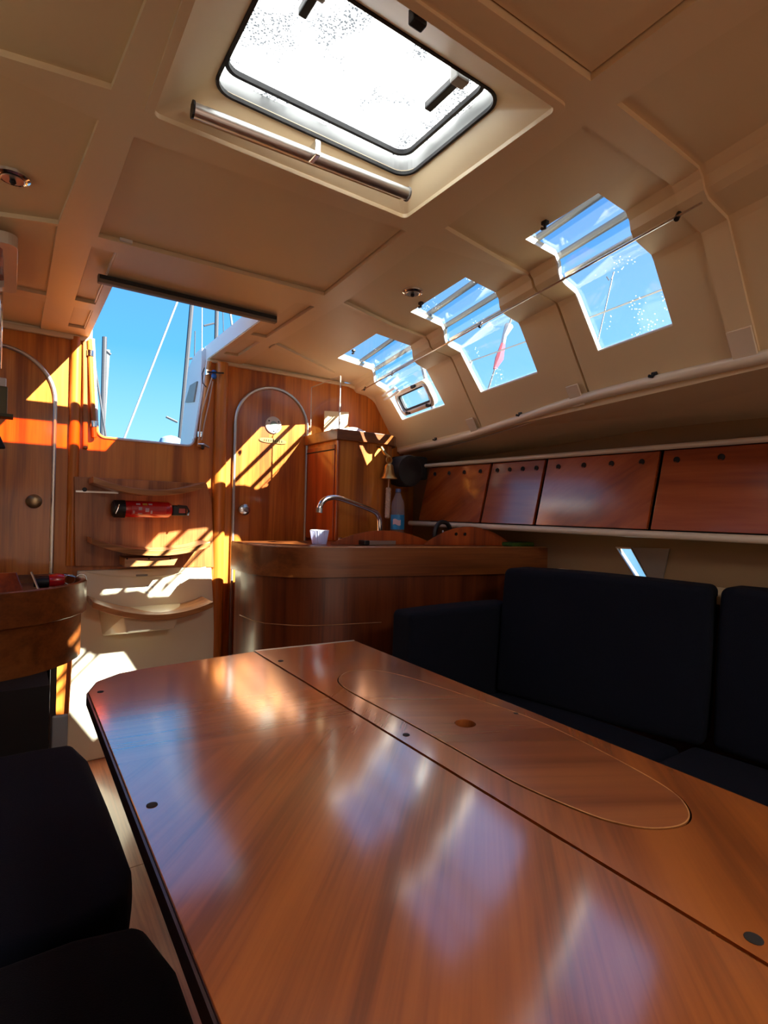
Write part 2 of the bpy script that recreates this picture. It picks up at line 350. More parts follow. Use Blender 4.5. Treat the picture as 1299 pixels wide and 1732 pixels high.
# hull side on the right with one small window behind the settee
hw = [at(1042, 925, X=HR), at(1068, 926, X=HR), at(1099, 982, X=HR), at(1081, 985, X=HR)]
hw = [(p.y, p.z) for p in hw]
m = MB().prism([(FWD, 0), (AFT + .03, 0), (AFT + .03, 1.60), (FWD, 1.60)], [hw], HR, HR + .03, 'x'); struct('wall_right', m, plain('shaded_hull_lining', (140, 114, 80), .6, noise=.05, nscale=5))  # cream lining darkened, the shade below the lockers put into its colour
m = MB().prism(hw, [], HR + .012, HR + .018, 'x'); w4 = struct('window_4', m, m_glass)
m = MB().prism([(p[0], p[1]) for p in hw], [[(hw[i][0] * .9 + sum(h[0] for h in hw) / 40, hw[i][1] * .9 + sum(h[1] for h in hw) / 40) for i in range(4)]], HR - .006, HR + .004, 'x')
obj('window_frame', m, m_alu, w4)
hp = [at(1071, 926, X=HR), at(1134, 928, X=HR), at(1122, 984, X=HR), at(1102, 984, X=HR)]
obj('grey_shade', MB().prism([(p.y, p.z) for p in hp], [], HR - .008, HR - .001, 'x'), plain('grey_cover', (120, 110, 100), .3, coat=.5), w4)
struct('wall_left', MB().box(HL - .03, HL, FWD, AFT + .03, 0, 1.60), m_cream)
struct('wall_forward', MB().box(HL - .03, HR + .03, FWD - .03, FWD, 0, 1.95), m_bulk)
# side decks closing the hull to the coachroof
sdk = MB()
for s in (1, -1):
    f = lambda x: x if s > 0 else MID - x
    a = [(f(X2(FWD) + .20), FWD, 1.53), (f(HR + .03), FWD, 1.53), (f(HR + .03), AFT, 1.53), (f(X2(AFT) + .20), AFT, 1.53)]
    sdk.hexa(a, [(x, y, z + .05) for x, y, z in a])
struct('trim_1', sdk, m_cream)
# aft bulkhead with the companionway opening cut down from its top
XT = [(HL, 0), (HR, 0), (HR, 1.53), (2.06, 1.56), (1.99, 1.66), (1.86, 1.80), (1.72, 1.88), (1.6, 1.90), (.800, 1.90), (.748, 1.50)] + arc(.708, 1.494, .035, .038, 0, -90, 5) + \
     arc(.348, 1.494, .035, .034, 270, 180, 5) + [(.288, 1.90), (MID - 1.6, 1.90), (HL + .1, 1.66), (HL, 1.53)]
struct('wall_aft', MB().prism(XT, [], AFT, AFT + .03, 'y'), m_bulk)
# upper bulkhead closing pieces above the ceiling line
struct('trim_2', MB().box(MID - 1.6, .285, AFT + .001, AFT + .03, 1.9, 1.94).box(.802, 1.60, AFT + .001, AFT + .03, 1.9, 1.94), m_white)
# floor boards
fl = struct('floor', MB().box(HL, HR, FWD, AFT, -.04, -.006), m_dark)
ybreaks = [FWD, -.9, -.22, .47, 1.16, 1.86, AFT - .001]
xb = [HL, -.75, -.45, -.15, .225, .585, .93, 1.3, 1.7, HR]
for i in range(len(xb) - 1):
    for k in range(len(ybreaks) - 1):
        if not (xb[i] > .9 and k > 4): obj('floorboard', MB().box(xb[i] + .0015, xb[i + 1] - .0015, ybreaks[k] + .0015, ybreaks[k + 1] - .0015, -.006, 0), m_floor, fl)
# white opening trim of the companionway
tr = [(.800, 1.90), (.748, 1.50)] + arc(.708, 1.494, .035, .038, 0, -90, 6) + arc(.348, 1.494, .035, .034, 270, 180, 6) + [(.288, 1.90)]
struct('trim_3', MB().tube([(x, AFT - .002, z) for x, z in tr], .006, 6), m_whitep, smooth=True)

# ------------------------------------------------------------------ ceiling
sl_, sr_ = .268, .803           # companionway slot
def seam_in(yc, half_in, j):    # half width of a rib: wide inboard, narrow from the bend outward
    return half_in
ribsR = [  # (y at inner edge low/high, y at bend low/high)
    ((.582, .647), (.584, .648)), ((1.095, 1.195), (1.1445, 1.1545)), ((1.700, 1.712), (1.8215, 1.8325))]
def edge(lo_in, lo_bend):
    def f(j):
        if j <= 0: return lo_in
        if j >= 2: return lo_bend
        return lo_in + (lo_bend - lo_in) * .75
    return f
# polygon of the flat moulding between the bends (anticlockwise seen from above)
outer = []
def fingers(side):
    """walks the right edge from forward to aft with fingers reaching the bend"""
    pts = [(XI(FWD, side), FWD)]
    for (a, b_), (c_, d_) in ribsR:
        ym = edge(a, c_)(1); yn = edge(b_, d_)(1)
        pts += [(XI(a, side), a), (XW(ym), ym), (X1(c_), c_), (X1(d_), d_), (XW(yn), yn), (XI(b_, side), b_)]
    pts += [(XI(AFT, side), AFT)]
    return pts if side > 0 else [(MID - x, y) for x, y in reversed(pts)]
outer = fingers(1) + [(sr_, AFT), (sr_, 1.99), (sl_, 1.99), (sl_, AFT)] + fingers(-1)
hx0, hx1, hy0, hy1 = .204, .812, .645, 1.115
holes = [rrect(hx0, hx1, hy0, hy1, .012, 3)]
panels = [[(.19, 1.205), (.852, 1.168), (.884, 1.686), (.184, 1.711)],
          [(.24, -.25), (.782, -.25), (.807, .577), (.26, .592)],
          [(.176, 1.785), (.243, 1.785), (.243, 2.29), (.176, 2.29)],
          [(.180, 2.37), (.243, 2.37), (.243, 2.64), (.180, 2.64)],
          [(.832, 1.80), (.905, 1.80), (.905, 2.26), (.832, 2.26)],
          [(.832, 2.33), (.905, 2.33), (.905, 2.62), (.832, 2.62)],
          [(.24, -.99), (.80, -.99), (.80, -.96), (.24, -.96)]]
fh = [(.30, -.96), (.78, -.96), (.78, -.48), (.30, -.48)]
panels = panels[:6]
ce = struct('ceiling', MB().prism(outer, holes + panels + [fh], CZ, CZ + .04), m_rib)
for p in panels[:6]:
    gx = sum(x for x, y in p) / len(p); gy = sum(y for x, y in p) / len(p)
    q = [(x - math.copysign(.0035, x - gx), y - math.copysign(.0035, y - gy)) for x, y in p]
    obj('panel', MB().prism(q, [], CZ + RZ, CZ + .036), m_panel, ce)
obj('backing_board', MB().box(-.02, 1.0, 1.19, 1.72, CZ + .041, CZ + .046).box(.22, .83, -.3, .60, CZ + .041, CZ + .046).box(.16, .26, 1.72, 2.70, CZ + .041, CZ + .046).box(.815, .93, 1.78, 2.7, CZ + .041, CZ + .046), m_cream, ce)
obj('cross_rib', MB().prism([(.0865, 2.305), (.0865, 2.375), (-.30, 2.375), (-.30, 2.305)], [], CZ, CZ + RZ + .004).prism([(.965, 2.31), (1.44, 2.60), (1.44, 2.63), (.965, 2.38)], [], CZ, CZ + RZ + .004), m_rib, ce)
# (unseen frosted hatch, added behind the camera to let in fill light)
fhf = thing('added_forward_hatch', 'unseen frosted acrylic hatch added in the forward ceiling for fill light', 'hatch', (.54, -.72, CZ))
obj('lens', MB().box(.30, .78, -.96, -.48, CZ + .02, CZ + .03), m_hatch, fhf)

# side bays: right and left, the windows cut through roof, bend and side
WIN = [(1, 9, [.775, .777, .779, .781, .783, .785, .788, .788, .786], [1.022, 1.028, 1.034, 1.040, 1.046, 1.054, 1.063, 1.063, 1.052]),
       (1, 9, [1.299, 1.318, 1.324, 1.330, 1.336, 1.342, 1.348, 1.348, 1.348], [1.649, 1.687, 1.70, 1.71, 1.72, 1.735, 1.745, 1.747, 1.723]),
       (1, 9, [1.938, 1.969, 1.985, 1.998, 2.012, 2.035, 2.059, 2.060, 2.039], [2.368, 2.429, 2.45, 2.47, 2.49, 2.52, 2.553, 2.556, 2.53])]
for side in (1, -1):
    nm = 'right' if side > 0 else 'left'
    wl = struct('wall_%s_coachroof' % nm, bay(lambda j: .584, lambda j: .648, None, side, .045, 2, None, -.010), m_rib)
    for (a, b_), (c_, d_) in ribsR[1:]:   # recessed backing that shows as the dark joint between two bays
        obj('joint_strip', bay(lambda j: c_ - .025, lambda j: d_ + .025, None, side, .02, 2, None, .014), m_rib, wl)
    E = [(FWD, FWD)] + [(x[0][0], x[1][0]) for x in ribsR]; E2 = [(x[0][1], x[1][1]) for x in ribsR] + [(AFT, AFT)]
    lows = [(FWD, FWD)] + [(x[0][1], x[1][1]) for x in ribsR]; highs = [(x[0][0], x[1][0]) for x in ribsR] + [(AFT, AFT)]
    for i in range(4):
        obj('panel', bay(edge(*lows[i]), edge(*highs[i]), WIN[i - 1] if i else None, side), m_panel, wl)
def glass(win, side, off=.016, t=.006):
    m = MB(); J = list(range(win[0], win[1] + 1)); vi = []
    for o2 in (off, off + t):
        for k, j in enumerate(J):
            for y in (win[2][k] - .006, win[3][k] + .006): vi.append(prof_pt(j, y, o2, side))
    n = len(J); K = 2 * n; fs = []
    for a in range(n - 1):
        q = (2 * a, 2 * a + 1, 2 * a + 3, 2 * a + 2); fs += [q, tuple(i + K for i in reversed(q)), (2 * a, 2 * a + 2, 2 * a + 2 + K, 2 * a + K), (2 * a + 1, 2 * a + 3, 2 * a + 3 + K, 2 * a + 1 + K)]
    fs += [(0, 1, 1 + K, K), (K - 2, K - 1, 2 * K - 1, 2 * K - 2)]
    return m.add(vi, fs)
wi = 0
for side in (1, -1):
    for k, w in enumerate(WIN):
        wi += 1; num = wi if wi < 4 else wi + 1
        g = struct('window_%d' % num, glass(w, side), m_glass)
        # pale seal round the aft and lower edges of the pane
        J = list(range(w[0], w[1] + 1))
        path = [prof_pt(j, w[3][j - w[0]] + .002, .004, side) for j in J] + [prof_pt(w[1], w[2][-1], .004, side)]
        obj('window_seal', MB().tube(path, .0045, 6), m_whitep, g, smooth=True)
        # dark gasket of the cabin top where the pane folds
        pth = [prof_pt(6, w[2][5] - .002, .034, side), prof_pt(6, w[3][5] + .002, .034, side)]
        obj('fold_bead', MB().tube(pth, .007, 6), m_pearl, g, smooth=True)
# ------------------------------------------------------------------ saloon hatch
ht = thing('saloon_hatch', 'large blown-out frosted deck hatch with a pale frame in the cabin ceiling', 'hatch', (.508, .88, CZ))
io = rrect(.303, .784, .752, 1.076, .042, 6)
def frustum(o, i, z0, z1, th):
    m = MB(); n = len(i); m.add([(x, y, z0) for x, y in o] + [(x, y, z1) for x, y in i] + [(x, y, z0 + .02) for x, y in [(a[0], a[1]) for a in o]] + [(x, y, z1 + th) for x, y in i],
        [(k, (k + 1) % n, n + (k + 1) % n, n + k) for k in range(n)] + [(2 * n + k, 2 * n + (k + 1) % n, 3 * n + (k + 1) % n, 3 * n + k) for k in range(n)]
        + [(n + k, n + (k + 1) % n, 3 * n + (k + 1) % n, 3 * n + k) for k in range(n)]); return m
oo = rrect(hx0, hx1, hy0, hy1, .012, 6)
obj('coaming', frustum(oo, io, CZ + .001, CZ + .068, .012), m_rib, ht, smooth=True, angle=30)
# lip around the ceiling opening
lip = MB().prism(rrect(hx0 - .012, hx1 + .012, hy0 - .012, hy1 + .012, .018, 6), [rrect(hx0 + .004, hx1 - .004, hy0 + .004, hy1 - .004, .014, 6)], CZ - .006, CZ + .004)
obj('lip', lip, m_rib, ht, bevel=.003)
i2 = rrect(.309, .778, .758, 1.070, .038, 6)
obj('frame', MB().prism(io, [i2], CZ + .066, CZ + .074), m_rubber, ht)
obj('upstand', MB().prism(rrect(.285, .808, .738, 1.115, .05, 6), [rrect(.296, .797, .748, 1.104, .045, 6)], CZ + .070, CZ + .128), plain('hatch_frame_grey', (150, 152, 152), .35, .5), ht)
obj('lens', MB().prism(rrect(.285, .808, .738, 1.115, .05, 6), [], CZ + .128, CZ + .138), m_hatch, ht)
i4 = rrect(.322, .780, .785, 1.080, .035, 6); i5 = rrect(.330, .772, .793, 1.072, .03, 6)
obj('gasket', MB().prism(i4, [i5], CZ + .117, CZ + .1278), m_rubber, ht)
for x in (.395, .705):
    arm = obj('hinge_arm', MB().box(x - .009, x + .009, .80, .90, CZ + .096, CZ + .112) if x > .5 else MB().box(x - .008, x + .008, .79, .86, CZ + .096, CZ + .112), m_black, ht, bevel=.003)
    obj('handle_knob', MB().box(x - .016, x + .016, .787, .812, CZ + .09, CZ + .124), m_grey, arm, bevel=.004)
cl = obj('catch', MB().box(.484, .51, .655, .672, CZ - .006, CZ + .022), m_black, ht, bevel=.003)
obj('catch_plate', MB().box(.490, .504, .650, .656, CZ - .002, CZ + .012), m_chrome, cl)
bl = thing('roller_blind', 'silver roller blind tube along the aft edge of the deck hatch', 'roller blind', (.5, 1.09, CZ))
a = at(328, 186, Z=CZ + .004); b = at(688, 328, Z=CZ + .004)
obj('tube', MB().tube([a, b], .0135, 14), m_alu, bl, smooth=True)
obj('end_cap', MB().tube([a + (a - b).normalized() * .004, a], .016, 12), m_black, bl); obj('end_cap', MB().tube([b, b + (b - a).normalized() * .004], .016, 12), m_grey, bl)
c = at(530, 262, Z=CZ + .0); obj('catch', MB().box(c.x - .006, c.x + .006, c.y - .022, c.y + .012, CZ - .012, CZ + .02), m_chrome, bl, bevel=.002)
obj('blind_rail', MB().hexa([(a.x, a.y + .018, CZ + .002), (b.x, b.y + .018, CZ + .002), (b.x, b.y + .026, CZ + .002), (a.x, a.y + .026, CZ + .002)], [(a.x, a.y + .018, CZ + .03), (b.x, b.y + .018, CZ + .03), (b.x, b.y + .026, CZ + .03), (a.x, a.y + .026, CZ + .03)]), m_cream, bl)

# ------------------------------------------------------------------ companionway roof slot, sliding hatch, outside coaming
struct('trim_4', MB().box(sr_ - .003, sr_ + .03, 1.7, 2.10, CZ + .004, CZ + .118).box(sr_ - .003, sr_ + .03, 2.10, AFT + .05, CZ + .004, CZ + .075).box(sl_ - .03, sl_ + .003, 1.7, 2.10, CZ + .004, CZ + .118).box(sl_ - .03, sl_ + .003, 2.10, AFT + .05, CZ + .004, CZ + .075), m_whitep)
br = thing('hatch_slide_bar', 'long taupe bar across the ceiling at the companionway opening', 'bar', (.54, 1.99, CZ - .03))
a = at(168, 458, Z=CZ - .004); b = at(476, 531, Z=CZ - .004)
obj('bar', MB().hexa([(a.x, 1.972, CZ - .028), (b.x, 1.972, CZ - .028), (b.x, 1.994, CZ - .028), (a.x, 1.994, CZ - .028)], [(a.x, 1.972, CZ - .001), (b.x, 1.972, CZ - .001), (b.x, 1.994, CZ - .001), (a.x, 1.994, CZ - .001)]), plain('taupe_strip', (120, 108, 92), .5), br, bevel=.003)
obj('brush_seal', MB().box(a.x + .004, b.x - .004, 1.968, 1.9725, CZ - .016, CZ - .004), m_black, br)
sh = thing('sliding_hatch', 'amber tinted sliding hatch above the companionway', 'hatch', (.54, 1.9, CZ + .118))
obj('frame', MB().prism([(sl_ - .02, 2.140), (sr_ + .02, 2.140), (sr_ + .02, 2.220), (sl_ - .02, 2.220)], [], CZ + .118, CZ + .135), m_white, sh)
obj('garage_lid', MB().box(sl_ - .03, sr_ + .03, 1.68, 1.99, CZ + .118, CZ + .14), m_white, sh)
obj('pane', MB().box(sl_ - .02, sr_ + .02, 1.99, 2.14, CZ + .122, CZ + .130), m_tint, sh)
# white side of the cockpit seen beyond the opening
cp = [at(353, 598, X=.79), at(350, 755, X=.79)]
cw = thing('cockpit_side', 'white cockpit side panel with grey louvre just outside the companionway', 'cockpit panel', (.78, 2.9, 1.4))
def yz(px, py, X): p = at(px, py, X=X); return (p.y, p.z)
q = [(AFT + .031, 1.40), yz(301, 758, .778), yz(318, 622, .778), yz(349, 596, .778), (AFT + .031, 1.93)]
obj('panel', MB().prism([(AFT + .031, 1.38), (q[1][0], 1.38), q[2], (2.96, q[2][1] + .035), (2.90, q[2][1] + .05), (AFT + .031, q[2][1] + .05)], [], .778, .80, 'x'), m_whitep, cw, bevel=.004)
q = [yz(317, 686, .777), yz(333, 643, .777), yz(330, 680, .777), yz(335, 690, .777)]
obj('louvre', MB().prism([yz(315, 681, .777), yz(329, 680, .777), yz(335, 645, .777), yz(323, 652, .777)], [], .770, .779, 'x'), m_grey, cw, bevel=.002)

# ------------------------------------------------------------------ doors of the aft bulkhead
def arch(xc, hw_, z0, ztop, n=16):
    return [(xc - hw_, z0)] + [(xc - hw_ * math.cos(PI * i / n), ztop - hw_ + hw_ * math.sin(PI * i / n)) for i in range(n + 1)] + [(xc + hw_, z0)]
DC = [MID / 2 - .605, MID / 2 + .609]
for k, xc in enumerate(DC):
    ar = arch(xc, .207, .03, 1.805)
    d = struct('door_%d' % (k + 1), MB().prism([(x, z) for x, z in ar], [], AFT - .008, AFT + .001, 'y'), m_door)
    tb = arch(xc, .207, .03, 1.805, 24)
    obj('door_trim', MB().tube([(x, AFT - .010, z) for x, z in tb], .0085, 10), m_alu, d, smooth=True)
    kx, kz = ((.077, 1.16) if k == 0 else (.997, 1.145))
    kb = obj('knob', MB().lathe([(.014, -.008), (.012, -.02), (.024, -.028), (.030, -.036), (.029, -.043), (.018, -.048)], (kx, AFT, kz), 20, 'y'), m_steel if k else plain('dull_brass', (150, 130, 100), .3, 1), d, smooth=True)
    if k == 1:
        pz = obj('porthole_plate', MB().lathe([(.046, -.008), (.046, -.014), (.042, -.017), (.022, -.017)], (1.157, AFT, 1.606), 32, 'y'), plain('pale_plate', (222, 218, 204), .4), d, smooth=True)
        obj('glass_eye', MB().lathe([(.021, -.016), (.020, -.019), (.01, -.0205)], (1.157, AFT, 1.606), 24, 'y'), plain('grey_green_glass', (150, 170, 160), .15), pz, smooth=True)
        for an in (35, 145, 270):
            obj('screw', MB().lathe([(.0045, -.016), (.004, -.0185)], (1.157 + .034 * math.cos(math.radians(an)), AFT, 1.606 + .034 * math.sin(math.radians(an))), 8, 'y'), m_dark, pz)
        pl = obj('name_plaque', MB().prism([(1.157 + .078 * math.copysign(abs(math.cos(t)) ** .55, math.cos(t)), 1.520 + .0125 * math.copysign(abs(math.sin(t)) ** .8, math.sin(t)) - (math.cos(t)) * .002) for t in [2 * PI * i / 28 for i in range(28)]], [], AFT - .013, AFT - .007, 'y'), m_brass, d, bevel=.002)
        random.seed(5)
        for i in range(9):
            x = 1.105 + i * .0125; w_ = .0022 + random.random() * .0016
            obj('raised_mark', MB().box(x, x + w_, AFT - .0145, AFT - .012, 1.514, 1.526), m_dark, pl)
# rounded upright posts beside the companionway
for x, rr, z0 in ((.222, .022, .88), (.872, .034, 0)):
    struct('trim_%d' % (5 if x < .5 else 6), MB().tube([(x, AFT - .002, z0), (x, AFT - .002, 1.893)], rr, 20), m_bulk, smooth=True)
# pale bead between the ceiling and the bulkhead
struct('trim_7', MB().box(MID - 1.7, sl_, AFT - .02, AFT, 1.878, 1.901).box(sr_, 1.65, AFT - .02, AFT, 1.884, 1.901), m_rib, bevel=.004)
bdp = [(1.62, 1.893), (1.72, 1.872), (1.80, 1.835), (1.88, 1.77), (1.95, 1.69), (2.0, 1.60)]
struct('trim_8', MB().tube([(x, AFT - .012, z) for x, z in bdp], .012, 8), m_rib, smooth=True)
# jamb strips with chrome brackets
def jamb(xa, za, xb_, zb_, label):
    t = thing('washboard_jamb', label, 'jamb rail', ((xa + xb_) / 2, AFT - .02, zb_), None)
    obj('rail', MB().tube([(xa, AFT - .018, za), (xb_, AFT - .018, zb_)], .011, 10), m_bulk, t, smooth=True)
    for f in (.13, .86):
        x = xa + (xb_ - xa) * f; z = za + (zb_ - za) * f
        obj('bracket', MB().tube([(x, AFT - .018, z - .013), (x, AFT - .018, z + .013)], .0145, 12), m_chrome, t, smooth=True)
    return t
jr = jamb(.806, 1.885, .763, 1.455, 'slim wooden jamb rail with chrome brackets at the door side of the companionway')
jl = jamb(.272, 1.885, .300, 1.455, 'slim orange wooden jamb rail at the extinguisher side of the companionway')
jl2 = single('jamb_batten', MB().hexa([(.245, AFT - .02, 1.885), (.262, AFT - .02, 1.885), (.262, AFT, 1.885), (.245, AFT, 1.885)][::-1], [(.256, AFT - .02, 1.40), (.276, AFT - .02, 1.40), (.276, AFT, 1.40), (.256, AFT, 1.40)][::-1]), m_board, 'dark wooden batten beside the sunlit left jamb of the companionway', 'batten', bevel=.004)
ln = thing('lashing_line', 'looped pale line with a blue toggle hanging on the companionway jamb', 'line', tuple(at(344, 752, Y=AFT - .05)))
p0 = at(361, 632, Y=AFT - .05); p1 = at(341, 700, Y=AFT - .05); p2 = at(337, 744, Y=AFT - .05); p3 = at(360, 645, Y=AFT - .05); p4 = at(346, 715, Y=AFT - .05)
obj('cord', MB().tube([p0, at(352, 660, Y=AFT - .05), p1, p2], .0038, 8), m_rope, ln, smooth=True)
obj('cord', MB().tube([p3, at(354, 680, Y=AFT - .05), p4, at(341, 744, Y=AFT - .05)], .0032, 8), m_rope, ln, smooth=True)
p = at(362, 633, Y=AFT - .05); obj('blue_toggle', MB().lathe([(.006, -.024), (.013, -.018), (.013, -.004), (.008, 0), (.012, .005), (.012, .016), (.006, .02)], p, 14), m_blue, ln, smooth=True)
obj('elastic', MB().tube([at(350, 629, Y=AFT - .06), at(362, 630, Y=AFT - .065), at(378, 631, Y=AFT - .04)], .004, 8), m_black, ln, smooth=True)
obj('elastic_loop', MB().tube([at(346, 622, Y=AFT - .045), at(342, 632, Y=AFT - .045), at(343, 648, Y=AFT - .045), at(349, 655, Y=AFT - .045)], .0025, 6), m_black, ln, smooth=True)
ck = thing('cleat', 'small pale cleat at the foot of the companionway jamb', 'cleat', tuple(at(345, 757, Y=AFT - .03)))
obj('horn', MB().tube([at(335, 751, Y=AFT - .04), at(345, 752, Y=AFT - .055), at(354, 757, Y=AFT - .06)], [.004, .008, .005], 8), m_alu, ck, smooth=True)
obj('foot', MB().tube([at(343, 756, Y=AFT - .05), at(343, 758, Y=AFT)], .008, 8), m_black, ck)

# ------------------------------------------------------------------ companionway ladder
ld = thing('companionway_ladder', 'companionway steps of a wooden board over a white panel', 'ladder', (.55, 2.7, 0))
YB = 2.735
p = [at(125, 806, Y=YB), at(350, 818, Y=YB), at(359, 852, Y=YB), at(362, 960, Y=YB), at(127, 958, Y=YB)]
bd = obj('upper_board', MB().prism([(q.x, q.z) for q in p], [], YB, YB + .022, 'y'), m_board, ld, bevel=.003)
pl_ = at(128, 831, Y=YB); pr_ = at(200, 834, Y=YB)
obj('edge_strip', MB().box(pl_.x, pr_.x, YB - .004, YB, pl_.z - .004, pl_.z + .004), m_alu, bd)
q_ = at(143, 828, Y=YB); obj('bolt', MB().lathe([(.010, -.004), (.008, -.009)], (q_.x, YB, q_.z), 12, 'y'), m_black, bd)
p = [at(131, 966, Y=YB), at(358, 966, Y=YB), at(366, 1100, Y=YB)]
z3 = p[0].z
wp = obj('lower_panel', MB().prism([(p[0].x, z3), (p[1].x, z3), (p[2].x, p[2].z), (.93, 0), (.215, 0)][::-1], [], YB + .004, AFT - .001, 'y'), m_white, ld, bevel=.006)
# scooped shadow line and vent in the white panel
n = 14; sc = []
for i in range(n + 1):
    t = i / n; x = p[0].x + .03 + (p[1].x - p[0].x - .06) * t; sc.append((x, z3 - .004 - .035 * (1 - (2 * t - 1) ** 2)))
obj('scooped_lip', MB().tube([(x, YB + .003, z) for x, z in sc], .004, 6), m_white, wp, smooth=True)
e = at(240, 973, Y=YB); obj('slot_cover', MB().box(e.x - .025, e.x + .025, YB - .001, YB + .004, e.z - .004, e.z + .004), m_grey, wp)
e = at(253, 997, Y=YB)
obj('round_badge', MB().prism([(e.x + .022 * math.cos(t), e.z + .022 * math.sin(t)) for t in [2 * PI * i / 24 for i in range(24)]], [[(e.x + .013 * math.cos(t), e.z + .013 * math.sin(t)) for t in [2 * PI * i / 20 for i in range(20)]]], YB + .0025, YB + .0045, 'y'), plain('grey_print', (186, 184, 176), .5), wp)
def tread(pxl, pyl, pxm, pym, pxr, pyr, depth, th, mat, nosemat=None):
    """step board whose ends curve up; front edge given by three photo points"""
    yf = YB - depth; A_ = at(pxl, pyl, Y=yf); Bm = at(pxm, pym, Y=yf); D_ = at(pxr, pyr, Y=yf); m = MB(); n = 16; V = []
    sag = (A_.z + D_.z) / 2 - Bm.z
    for i in range(n + 1):
        t = i / n; x = A_.x + (D_.x - A_.x) * t; z = A_.z + (D_.z - A_.z) * t - sag * (1 - (2 * t - 1) ** 2)
        V.append([(x, yf, z), (x, YB, z), (x, YB, z - th), (x, yf + .004, z - th)])
    vs = [q for w_ in V for q in w_]; fs = []
    for i in range(n):
        for k in range(4): q = (k + 1) % 4; fs.append((i * 4 + k, i * 4 + q, i * 4 + 4 + q, i * 4 + 4 + k))
    fs += [(0, 1, 2, 3), tuple(n * 4 + k for k in (3, 2, 1, 0))]
    return obj('tread', m.add(vs, fs), mat, ld, smooth=True, angle=30, bevel=.002), A_, Bm, D_
tread(158, 806, 250, 828, 349, 815, .17, .026, m_step)
tread(155, 910, 250, 931, 356, 916, .17, .026, m_step)
a_, mm, dd = at(207, 937, Y=2.66), at(252, 945, Y=2.66), at(297, 937, Y=2.66)
bk = obj('step_bracket', MB().hexa([(a_.x, 2.60, mm.z - .028), (dd.x - .02, 2.60, mm.z - .028), (dd.x - .02, YB, mm.z - .028), (a_.x, YB, mm.z - .028)], [(a_.x, 2.60, mm.z + .01), (dd.x, 2.60, mm.z + .01), (dd.x, YB, mm.z + .01), (a_.x, YB, mm.z + .01)]), m_step, ld, bevel=.002)
for px in (215, 252, 288):
    q = at(px, 945, Y=2.60); obj('screw', MB().lathe([(.004, -.0015), (.003, -.003)], (q.x, 2.601, q.z), 8, 'y'), m_dark, bk)
tread(157, 1018, 250, 1041, 361, 1018, .19, .026, m_step)
a_, dd = at(208, 1045, Y=2.58), at(305, 1043, Y=2.58); lo = at(210, 1072, Y=2.60).z
obj('step_box', MB().hexa([(a_.x + .02, 2.60, lo), (dd.x - .02, 2.60, lo), (dd.x - .02, YB + .003, lo - .03), (a_.x - .06, YB + .003, lo - .03)], [(a_.x, 2.58, a_.z + .004), (dd.x, 2.58, a_.z + .004), (dd.x + .04, YB + .003, a_.z + .02), (a_.x - .08, YB + .003, a_.z + .02)]), m_white, ld, bevel=.006)

# fire extinguisher under the top step
YE = 2.655
c0 = at(204, 861, Y=YE); c1 = at(290, 862, Y=YE); ze = (c0.z + c1.z) / 2; rE = .038
fe = thing('fire_extinguisher', 'small red fire extinguisher strapped sideways below the top ladder step', 'fire extinguisher', (c0.x, YE, ze - rE))
L_ = c1.x - c0.x
obj('cylinder', MB().lathe([(.030, 0), (rE, .006), (rE, L_ - .018), (.030, L_ - .004), (.018, L_ + .002)], (c0.x, YE, ze), 28, 'x'), m_redp, fe, smooth=True)
obj('base_cup', MB().lathe([(.030, -.035), (.039, -.028), (.040, .004), (.0385, .008)], (c0.x, YE, ze), 24, 'x'), m_black, fe, smooth=True)
obj('valve_head', MB().box(c1.x, c1.x + .065, YE - .022, YE + .022, ze - .028, ze + .022), m_black, fe, bevel=.008, seg=3)
obj('handle_lever', MB().tube([(c1.x + .02, YE - .03, ze + .02), (c1.x + .06, YE - .032, ze + .016), (c1.x + .072, YE - .03, ze - .004), (c1.x + .066, YE - .03, ze - .024)], .005, 8), m_rubber, fe, smooth=True)
obj('safety_pin', MB().box(c1.x + .028, c1.x + .058, YE - .026, YE - .021, ze - .014, ze + .008), plain('red_tab', (196, 90, 80), .4), fe, bevel=.002)
def lab(x0, x1, a0, a1, rr, mat, name, par=None):
    m = MB(); n = 8; vs = []
    for x in (x0, x1):
        for i in range(n + 1):
            t = math.radians(a0 + (a1 - a0) * i / n); vs.append((x, YE - rr * math.cos(t), ze + rr * math.sin(t)))
    return obj(name, m.add(vs, [(i, i + 1, n + 2 + i, n + 1 + i) for i in range(n)]), mat, par or fe, smooth=True)
lb = lab(c0.x + .040, c1.x - .030, -38, 22, rE + .0006, plain('label_red', (206, 60, 60), .4), 'label')
for (x0, x1, a0, a1, mt) in ((.045, .052, -30, -10, m_pink), (.068, .082, -6, 14, m_pink), (.096, .112, -18, 8, m_pink), (.118, .126, -30, -8, m_pink), (.066, .084, -34, -26, m_pink), (.058, .075, 30, 42, m_pink), (.085, .105, 28, 44, m_yellow), (.110, .126, 30, 42, m_pink)):
    lab(c0.x + x0, c0.x + x1, a0, a1, rE + .0011, mt, 'print_mark', lb)
hs = [(c0.x - .012, YE - .041, ze + .02), (c0.x - .018, YE - .043, ze - .002), (c0.x - .026, YE - .040, ze - .022)]
obj('clip_wire', MB().tube(hs, .0025, 6), m_chrome, fe, smooth=True)
obj('mount_strap', MB().lathe([(rE + .002, .0), (rE + .002, .012)], (c0.x + .004, YE, ze), 24, 'x').box(c0.x, c0.x + .02, YE + .02, YB, ze - .01, ze + .01), m_black, fe)

